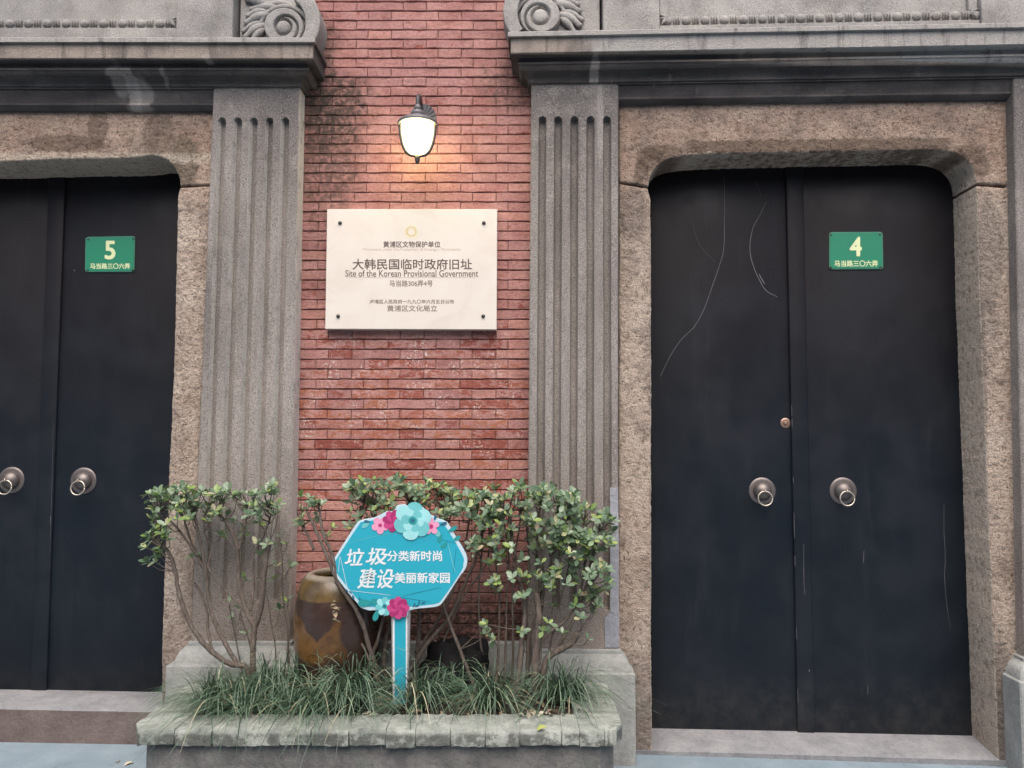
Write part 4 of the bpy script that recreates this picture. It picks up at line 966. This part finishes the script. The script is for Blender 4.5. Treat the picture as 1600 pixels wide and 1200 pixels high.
for a in ((930, 225, -70, 45, 14, M_teal2), (975, 265, -20, 60, 18, M_teal2), (1040, 320, -30, 85, 22, M_teal), (1085, 390, -30, 65, 20, M_teal), (985, 330, 100, 75, 24, M_teal), (1040, 400, 135, 70, 20, M_teal), (940, 300, 60, 60, 26, M_aq), (405, 245, 150, 70, 22, M_aq), (410, 240, 190, 50, 14, M_teal2), (205, 785, 40, 30, 8, M_teal2), (235, 800, 40, 28, 8, M_teal2), (265, 830, 75, 40, 10, M_teal2), (318, 850, 70, 40, 10, M_teal2), (430, 900, 180, 115, 38, M_teal), (415, 870, 30, 70, 34, M_teal), (475, 950, 110, 95, 28, M_teal), (755, 935, -60, 40, 8, M_teal2), (770, 930, -20, 40, 7, M_teal2), (800, 915, -70, 35, 7, M_teal2), (820, 905, -20, 40, 7, M_teal2)): lf(*a)
flower(490, 265, 68, 5, [M_pk3], 'pink_flower', .3, .5, 1, (16, M_pk, M_pk2))
flower(905, 275, 66, 5, [M_pk3], 'pink_flower', .9, .45, 1, (20, M_pk, M_pk2))
flower(600, 230, 88, 8, [M_pk2, M_pk], 'magenta_flower', .2, .40, 3, (14, M_pk2, M_pk))
flower(755, 230, 150, 6, [M_aq, M_aq2], 'aqua_flower', -1.4, .52, 1, (45, M_aq, M_teal))
flower(755, 228, 90, 6, [M_aq2, M_aq], 'aqua_flower', -1.9, .5, 1, (34, M_teal, M_teal2))
flower(527, 925, 75, 7, [M_aq2, M_aq], 'aqua_flower', .3, .42, 1, (20, M_teal, M_teal2))
flower(637, 938, 88, 8, [M_pk, M_pk2], 'magenta_flower', 0, .42, 3, (16, M_pk, M_pk2))
# stake
m = MB(); m.slab(pxz(FL, [(611, 955), (641.5, 955), (637.5, 1101), (613, 1101)], YS), YS - .002, YS + .018, .002); o = obj('stake', m, M_alu, ts)
m = MB(); m.slab(pxz(FL, [(613.5, 955), (636.5, 955), (636.2, 1100.5), (614, 1100.5)], YS - .003), YS - .0035, YS - .002, .0005); obj('stake_face', m, M_wht, o)
m = MB(); m.slab(pxz(FL, [(616.5, 955), (634, 955), (634.2, 1100), (616.8, 1100)], YS - .004), YS - .0048, YS - .0033, .0004); obj('stake_print', m, M_cy, o)

# ------------------------------------------------------------------ shrubs
def leafmesh(seed):
    r = random.Random(seed); n = 5; cv = r.uniform(-.18, .10); fold = r.uniform(.05, .16); wm = r.uniform(.20, .27)
    ws = [0.03, .45, .85, 1.0, .78, .0]; mid = []; lt = []; rt = []
    for i in range(6):
        s = i / 5; z = cv * (s * s) ; mid.append((0, s, z)); w_ = ws[i] * wm
        if 0 < i < 5: lt.append((-w_, s, z + fold * w_ * 2)); rt.append((w_, s, z + fold * w_ * 2))
    vs = mid + lt + rt; fs = []
    L = lambda i: 6 + i - 1; Rr = lambda i: 10 + i - 1
    fs += [(0, 1, L(1)), (0, Rr(1), 1), (5, L(4), 4), (5, 4, Rr(4))]
    for i in range(1, 4): fs += [(i, i + 1, L(i + 1), L(i)), (i, Rr(i), Rr(i + 1), i + 1)]
    return vs, fs
leafV = [leafmesh(i) for i in range(10)]
leafM = [mk('leaf', v, f, M_leaf) for v, f in leafV]
for me in leafM:
    for p in me.polygons: p.use_smooth = True
def shrub(label, base, stems, tips, nl, seed, size=(.020, .045), maxparts=290, grp='clipped evergreen shrubs in the planter', depth=(-.42, -.16), extra=()):
    r = random.Random(seed)
    t = thing('shrub', label, 'shrub', base, grp)
    nodes = []
    for st in stems:
        pts = []; k = len(st)
        for i, p in enumerate(st[1:]):
            pts.append(P(p[0], p[1], p[2]))
        cpts = catmull(pts, 5); n = len(cpts)
        cpts = [p + Vector((r.uniform(-1, 1), r.uniform(-1, 1), 0)) * .002 for p in cpts]
        r0, r1 = st[0]
        m = MB(); m.tube(cpts, [(r0 + (r1 - r0) * i / (n - 1)) * (1 + .12 * mnoise.noise(Vector((i * .7, r0 * 900, 1)))) for i in range(n)], 8); obj('branch', m, M_bark, t, smooth=True)
        nodes += [(p, i / n) for i, p in enumerate(cpts)]
    tw = MB(); lv = []
    for (px, py, Y) in tips:
        T = P(px, py, Y)
        best = None
        for p, s in nodes:
            dz = T.z - p.z
            if dz < .03: continue
            d = (T - p).length + abs(T.x - p.x) * .8 + (0.15 if s < .35 else 0)
            if best is None or d < best[0]: best = (d, p)
        if best is None: A = T + Vector((r.uniform(-.03, .03), 0, -.08))
        else: A = best[1]
        if (T - A).length > .32 : A = T + (A - T) * (.32 / (T - A).length)
        mid = A.lerp(T, .5) + Vector((r.uniform(-.012, .012), r.uniform(-.012, .012), r.uniform(-.02, .005)))
        cv = catmull([A, mid, T], 4); tw.tube(cv, [.0028 - .0014 * i / (len(cv) - 1) for i in range(len(cv))], 5)
        dirn = (T - mid).normalized(); dirn = (dirn + Vector((r.uniform(-.3, .3), r.uniform(-.5, .1), .7))).normalized()
        n = r.randint(*nl) if r.random() > .24 else r.randint(0, 2); a0 = r.uniform(0, 6.28)
        for k in range(n):
            s = r.uniform(.0, 1.0) ** 2 * .45 if k > 4 else r.uniform(0, .08)
            pos = T.lerp(mid, s); az = a0 + k * 2.4 + r.uniform(-.3, .3); el = r.uniform(.1, 1.0)
            q = dirn.orthogonal().normalized(); q2 = dirn.cross(q)
            d = (q * math.cos(az) + q2 * math.sin(az)) * math.cos(el) + dirn * math.sin(el)
            d.normalize(); nrm = (dirn * math.cos(el) - (q * math.cos(az) + q2 * math.sin(az)) * math.sin(el)); nrm = (nrm + Vector((r.uniform(-.3, .3), -.25, r.uniform(-.1, .3)))).normalized()
            xx = d.cross(nrm).normalized(); nrm = xx.cross(d).normalized()
            L = r.uniform(*size) * (1 if k < 5 else .8)
            M = Matrix.Translation(pos) @ Matrix(((xx.x, d.x, nrm.x), (xx.y, d.y, nrm.y), (xx.z, d.z, nrm.z))).to_4x4() @ Matrix.Diagonal((L * 1.05, L, L, 1))
            lv.append((L, M))
    obj('twigs', tw, M_bark, t, smooth=True, kind='stuff')
    lv.sort(key=lambda a: -a[0]); rest = MB(); tones = []
    for i, (L, M) in enumerate(lv):
        k = r.randrange(10)
        if i < maxparts: inst('leaf', leafM[k], M, t)
        else:
            v, f = leafV[k]; rest.add([M @ Vector(p) for p in v], f); tones += [r.random()] * len(v)
    if rest.v:
        o = obj('foliage', rest, M_leaf, t, smooth=True, kind='stuff'); a = o.data.attributes.new('tone', 'FLOAT', 'POINT'); a.data.foreach_set('value', tones)
    print('leaves', label[:20], len(lv))
rt = random.Random(21)
def cloud(n, x0, x1, ya, yb, Y0=-.42, Y1=-.14):   # tips in a band, ya/yb functions of x
    out = []
    for i in range(n):
        x = rt.uniform(x0, x1); a, b = ya(x), yb(x); out.append((x, a + (b - a) * rt.random() ** 1.5, rt.uniform(Y0, Y1)))
    return out
B0 = P(392, 1078, -.27)
SL = [((.012, .007), (393, 1078, -.27), (385, 1043, -.28), (362, 1038, -.30), (335, 1022, -.31), (310, 995, -.32), (292, 965, -.33), (280, 930, -.33), (272, 885, -.33), (262, 862, -.34), (243, 843, -.35)),
      ((.010, .006), (372, 1040, -.29), (352, 1006, -.28), (335, 970, -.27), (326, 935, -.27), (322, 895, -.28), (316, 862, -.29), (308, 825, -.3), (303, 800, -.3)),
      ((.007, .004), (332, 1020, -.30), (325, 985, -.26), (323, 955, -.25), (310, 920, -.24), (303, 910, -.24)),
      ((.015, .011), (397, 1078, -.26), (395, 1040, -.26), (396, 1000, -.26), (398, 975, -.26)),
      ((.011, .005), (397, 978, -.26), (386, 955, -.25), (376, 925, -.24), (373, 890, -.24), (370, 852, -.25), (361, 828, -.25), (345, 806, -.26), (330, 790, -.26)),
      ((.012, .011), (397, 985, -.26), (408, 945, -.27), (412, 905, -.28), (417, 862, -.29), (422, 845, -.29)),
      ((.006, .003), (386, 958, -.25), (368, 938, -.26), (345, 915, -.27), (322, 882, -.28)),
      ((.006, .003), (391, 955, -.25), (396, 915, -.22), (396, 870, -.21), (407, 848, -.20), (416, 828, -.2), (425, 800, -.2)),
      ((.005, .003), (372, 860, -.25), (380, 832, -.24), (387, 800, -.24), (385, 785, -.24)),
      ((.006, .003), (321, 892, -.28), (305, 865, -.30), (285, 835, -.32), (262, 808, -.34), (250, 795, -.34)),
      ((.006, .003), (320, 885, -.28), (300, 850, -.26), (290, 820, -.26), (283, 795, -.26)),
      ((.005, .003), (321, 895, -.28), (330, 860, -.26), (318, 830, -.28), (322, 800, -.26))]
tipsL = cloud(54, 228, 300, lambda x: 768 + (250 - x) * .15, lambda x: 815, -.42, -.2) + cloud(74, 300, 440, lambda x: 766 + 6 * math.sin(x * .1), lambda x: 806, -.36, -.16) + [(238, 830, -.36), (232, 845, -.36), (250, 870, -.35), (242, 878, -.36), (262, 835, -.33), (300, 812, -.3), (325, 815, -.3), (408, 868, -.28), (430, 855, -.25), (445, 862, -.2), (418, 850, -.3), (300, 870, -.3), (248, 858, -.36), (260, 820, -.4), (345, 835, -.22), (385, 905, -.2)] + cloud(14, 228, 262, lambda x: 820, lambda x: 885, -.4, -.3) + cloud(10, 300, 440, lambda x: 805, lambda x: 850, -.3, -.18)
shrub('leftmost clipped shrub in the planter, with curved bare stems before the left pilaster', tuple(B0), SL, tipsL, (5, 8), 3)
# slender weed by the left pilaster
SW_ = [((.005, .002), (452, 1070, -.16), (450, 1000, -.16), (442, 930, -.16), (441, 880, -.16), (438, 840, -.16)), ((.004, .002), (432, 1065, -.18), (428, 1000, -.18), (412, 900, -.18)), ((.004, .0015), (380, 1065, -.18), (365, 980, -.16), (358, 945, -.16)), ((.004, .0015), (400, 1060, -.2), (388, 1000, -.2), (375, 955, -.2))]
tipsW = [(438, 838, -.16), (448, 850, -.17), (430, 885, -.16), (452, 888, -.16), (440, 905, -.15), (428, 905, -.16), (450, 940, -.16), (437, 952, -.16), (358, 942, -.17), (364, 965, -.16), (376, 952, -.2), (385, 990, -.2), (412, 905, -.18), (455, 885, -.18)]
shrub('thin upright sapling with sparse leaves, just left of the glazed jar', tuple(P(448, 1078, -.16)), SW_, tipsW, (3, 5), 31, (.025, .045), grp='clipped evergreen shrubs in the planter')
SM = [((.011, .005), (596, 1082, -.3), (580, 1020, -.34), (560, 960, -.38), (528, 910, -.40), (508, 862, -.41), (492, 825, -.41), (480, 800, -.41)),
      ((.008, .004), (528, 912, -.40), (520, 870, -.41), (505, 835, -.41), (500, 800, -.4), (498, 785, -.4)),
      ((.009, .004), (570, 1082, -.2), (572, 1000, -.22), (566, 940, -.26), (560, 880, -.28), (562, 820, -.28), (568, 785, -.28)),
      ((.010, .006), (605, 1080, -.24), (600, 1020, -.24), (612, 960, -.22), (616, 900, -.2), (610, 830, -.2), (600, 790, -.2)),
      ((.008, .005), (560, 1080, -.3), (590, 1000, -.3), (600, 940, -.3), (590, 850, -.28), (585, 790, -.28)),
      ((.010, .006), (648, 1075, -.2), (652, 1020, -.2), (655, 965, -.2), (650, 900, -.2), (645, 830, -.2), (640, 785, -.2)),
      ((.010, .005), (640, 1050, -.24), (668, 1005, -.23), (702, 965, -.22), (725, 915, -.2), (745, 868, -.2), (755, 815, -.2)),
      ((.007, .004), (650, 1020, -.2), (690, 960, -.2), (715, 900, -.18), (728, 850, -.18), (735, 800, -.18)),
      ((.008, .005), (745, 1085, -.3), (728, 1040, -.28), (703, 975, -.26), (690, 930, -.24), (690, 860, -.24), (695, 800, -.24)),
      ((.005, .003), (680, 1040, -.2), (698, 990, -.2), (725, 930, -.2), (760, 880, -.2), (765, 820, -.2)),
      ((.007, .004), (545, 1080, -.3), (560, 1020, -.33), (562, 1000, -.33), (585, 1050, -.35), (590, 1070, -.35)),
      ((.006, .003), (490, 860, -.4), (478, 830, -.4), (466, 805, -.4))]
tipsM = cloud(16, 464, 505, lambda x: 775, lambda x: 835, -.43, -.38) + cloud(125, 546, 700, lambda x: 752 + abs(x - 620) * .06 + 6 * math.sin(x * .11), lambda x: 815, -.38, -.14) + cloud(62, 690, 770, lambda x: 768, lambda x: 815, -.36, -.14) + [(512, 838, -.4), (520, 825, -.4), (548, 800, -.3), (545, 822, -.3), (630, 748, -.2), (585, 750, -.25), (700, 765, -.2), (750, 855, -.2), (770, 860, -.22), (756, 980, -.3), (760, 990, -.3), (740, 830, -.2)]
shrub('middle clipped shrub behind the turquoise sign and the glazed jar', tuple(P(600, 1078, -.28)), SM, tipsM, (5, 8), 4)
SR = [((.017, .012), (838, 1098, -.36), (836, 1040, -.36), (840, 1000, -.35), (842, 960, -.35), (838, 925, -.34)),
      ((.014, .005), (806, 1098, -.34), (812, 1040, -.33), (816, 1000, -.32), (820, 960, -.31), (812, 905, -.30), (802, 850, -.3), (795, 800, -.3)),
      ((.015, .013), (846, 1090, -.34), (852, 1035, -.34), (875, 1015, -.34), (892, 1005, -.35), (904, 988, -.36)),
      ((.008, .004), (860, 1025, -.34), (885, 990, -.3), (903, 955, -.28), (918, 905, -.28), (930, 850, -.28), (938, 815, -.28)),
      ((.009, .004), (842, 1040, -.35), (846, 1005, -.32), (862, 985, -.30), (885, 968, -.28), (905, 930, -.26), (915, 870, -.26), (912, 810, -.26)),
      ((.009, .004), (824, 1060, -.3), (826, 1000, -.28), (838, 965, -.27), (848, 930, -.26), (860, 880, -.26), (870, 820, -.26), (872, 790, -.26)),
      ((.007, .004), (830, 1060, -.28), (842, 1000, -.26), (846, 940, -.24), (838, 870, -.22), (842, 810, -.22), (845, 785, -.22)),
      ((.005, .003), (775, 1085, -.26), (779, 1010, -.26), (780, 930, -.25), (772, 860, -.24), (765, 800, -.24)),
      ((.005, .003), (788, 1085, -.24), (790, 1000, -.24), (792, 930, -.23), (795, 870, -.23), (785, 800, -.23)),
      ((.006, .003), (800, 1085, -.22), (802, 1010, -.22), (801, 940, -.22), (803, 880, -.22), (815, 800, -.22)),
      ((.006, .003), (820, 1070, -.24), (830, 1010, -.24), (822, 960, -.2), (828, 890, -.2), (822, 820, -.2)),
      ((.006, .003), (852, 1050, -.3), (862, 1000, -.28), (878, 930, -.26), (890, 870, -.24), (888, 800, -.24)),
      ((.005, .002), (838, 930, -.34), (845, 890, -.34), (872, 925, -.33), (868, 890, -.3)),
      ((.005, .003), (764, 1080, -.2), (752, 1010, -.2), (748, 930, -.2), (752, 870, -.2), (756, 820, -.2))]
tipsR = cloud(120, 765, 900, lambda x: 764 + 6 * math.sin(x * .13) + max(0, x - 850) * .18, lambda x: 815, -.42, -.14) + cloud(72, 880, 958, lambda x: 778 + max(0, x - 880) * .4, lambda x: 850, -.4, -.16) + cloud(42, 860, 952, lambda x: 840, lambda x: 960, -.42, -.22) + cloud(40, 770, 880, lambda x: 815, lambda x: 930, -.42, -.2) + cloud(22, 790, 930, lambda x: 900, lambda x: 1000, -.44, -.34) + cloud(26, 735, 800, lambda x: 800, lambda x: 890, -.4, -.2) + cloud(30, 840, 945, lambda x: 830, lambda x: 900, -.42, -.3) + [(768, 910, -.38), (775, 905, -.38), (800, 855, -.4), (785, 880, -.38), (760, 975, -.36), (770, 1000, -.3), (820, 930, -.36), (935, 945, -.36), (945, 890, -.36), (950, 905, -.36)]
shrub('largest clipped shrub at the right of the planter, leafy down one side', tuple(P(828, 1090, -.33)), SR, tipsR, (5, 8), 5)

# dead curled leaves caught on a stem in front of the jar
M_dead = plain('dry_leaf', (.30, .24, .16), .8, 0, .2, .3); M_litter = plain('pale_dry_leaf', (.50, .46, .36), .8, 0, .2, .3); M_yel = plain('yellow_green_leaf', (.36, .40, .12), .6, 0, .3, .2)
def deadleaf(m, pos, L, rr):
    M = Matrix.Translation(pos) @ Matrix.Rotation(rr.uniform(0, 6.28), 4, 'Z') @ Matrix.Rotation(rr.uniform(-.5, .5), 4, 'X') @ Matrix.Rotation(rr.uniform(-.6, .6), 4, 'Y') @ Matrix.Diagonal((L, L, L, 1))
    v, f = leafV[rr.randrange(10)]; m.add([M @ (Vector(p) + Vector((0, -.5, .25 * p[0] * p[0] * 10))) for p in v], f)
m = MB(); rr = random.Random(77)
for i in range(7): deadleaf(m, P(518 + rr.uniform(-6, 8), 952 + rr.uniform(-12, 20), -.47), .04, rr)
o = obj('dead_leaves', m, M_dead, smooth=True, kind='stuff'); o['label'] = 'bunch of curled dry leaves caught on a stem in front of the jar'; o['category'] = 'dry leaves'

# ------------------------------------------------------------------ grass
def tuft(label, clumps, seed, stuff=False, grp='tufts of lily turf in the planter'):
    r = random.Random(seed); m = MB(); tones = []
    b0 = PZ(clumps[0][0], clumps[0][1], SOIL)
    for (px, py, n, h, spread, lean) in clumps:
        c = PZ(px, py, SOIL)
        for i in range(n):
            a = r.uniform(0, 6.28); b = Vector((c.x + r.gauss(0, .010 + spread * .06), c.y + r.gauss(0, .010 + spread * .04), SOIL - .01))
            L = h * r.uniform(.36, 1.18); out = Vector((math.cos(a), math.sin(a) * .8, 0)) * spread * r.uniform(.3, 1.15) + Vector(lean)
            wd = r.uniform(.0015, .0029); N = 9; tn = min(1, max(0, r.gauss(.45, .31))); 
            side_ = Vector((-out.y, out.x, 0)); side_ = side_.normalized() if side_.length > 1e-4 else Vector((1, 0, 0)); side_ = (side_ + Vector((.6, 0, 0))).normalized()
            drop = r.uniform(.95, 1.75); out = out * (.55 + .5 * drop); vs = []
            for k in range(N + 1):
                s = k / N; p = b + out * (s ** 1.25) + Vector((0, 0, L * (s * (1.9 - .0 * s) - drop * s * s * 1.25)))
                if p.z < SOIL - .003 and not (p.y < YF + .005): p.z = max(p.z, SOIL + .002 + (.009 if p.y < YF + CW else 0))
                w_ = wd * (1 - .85 * s ** 2); vs += [p - side_ * w_, p + side_ * w_]
            m.add(vs, [(2 * k, 2 * k + 1, 2 * k + 3, 2 * k + 2) for k in range(N)]); tones += [tn] * len(vs)
    if stuff: o = obj('grass', m, M_grass, smooth=True, kind='stuff'); o['label'] = label; o['category'] = 'grass'
    else:
        t = thing('grass_tuft', label, 'grass tuft', tuple(b0), grp); o = obj('blades', m, M_grass, t, smooth=True, kind='stuff')
    a = o.data.attributes.new('tone', 'FLOAT', 'POINT'); a.data.foreach_set('value', tones)
rg = random.Random(9); cl = []
for i in range(26): cl.append((rg.uniform(325, 560), rg.uniform(1084, 1112), 27, rg.uniform(.15, .24), .22, (rg.uniform(-.03, .03), -.03, 0)))
for i in range(9): cl.append((rg.uniform(330, 575), rg.uniform(1110, 1116), 30, rg.uniform(.16, .26), .24, (rg.uniform(-.02, .02), -.06, 0)))
cl += [(345, 1108, 70, .17, .20, (-.06, -.03, 0)), (545, 1108, 130, .30, .20, (0, -.04, 0)), (560, 1100, 80, .3, .2, (0, -.04, 0)), (470, 1090, 90, .32, .25, (0, -.03, 0)), (420, 1095, 80, .3, .24, (-.02, -.03, 0))]
tuft('thick mass of dark green lily turf filling the left half of the planter', cl, 1, True)
tuft('grass tuft just right of the turquoise sign stake', [(655, 1106, 150, .25, .2, (.03, -.05, 0))], 2)
tuft('grass tuft in front of the thin stems, midway between stake and right shrub', [(768, 1106, 160, .25, .21, (0, -.05, 0))], 3)
tuft('grass tuft at the foot of the right shrub, nearest the right plinth', [(872, 1098, 170, .26, .23, (.02, -.04, 0)), (895, 1092, 80, .24, .22, (.04, -.02, 0))], 4)
tuft('sparse dark grass tuft low behind the stake, in front of the black stone', [(700, 1088, 80, .25, .26, (.0, -.03, 0))], 5)

# leaf litter
m = MB(); rr = random.Random(5)
for i in range(420):
    x = rr.uniform(XL + .2, XR - .18); y = rr.uniform(YF + CW, -.12)
    deadleaf(m, Vector((x, y, SOIL + rr.uniform(-.004, .008))), rr.uniform(.012, .032), rr)
o = obj('leaf_litter', m, M_dead, smooth=True, kind='stuff'); o['label'] = 'dry brown leaf litter on the planter soil'; o['category'] = 'litter'
m = MB()
for (x, y) in ((826, 1118), (835, 1116), (845, 1118), (853, 1116), (860, 1119), (878, 1118), (570, 1117), (576, 1116), (562, 1118), (895, 1095), (905, 1110), (840, 1113), (815, 1119), (583, 1119)): 
    deadleaf(m, PZ(x, y, ZC) + Vector((0, 0, .004)), rr.uniform(.022, .04), rr)
o = obj('pale_litter', m, M_litter, smooth=True, kind='stuff'); o['label'] = 'pale dry leaves lying along the inner edge of the coping'; o['category'] = 'litter'
for (px, py, z, lab, mt, L) in ((846, 1138, ZC + .006, 'small yellow leaf lying on the front coping of the planter', M_yel, .045), (200, 1194, gz(-1.3) + .006, 'pale yellow fallen leaf on the paving beside the planter', M_litter, .05), (184, 1190, gz(-1.3) + .006, 'small brown fallen leaf on the paving left of the planter', M_dead, .035)):
    m = MB(); deadleaf(m, PZ(px, py, z), L, rr); o = obj('fallen_leaf', m, mt, smooth=True); o['label'] = lab; o['category'] = 'leaf'
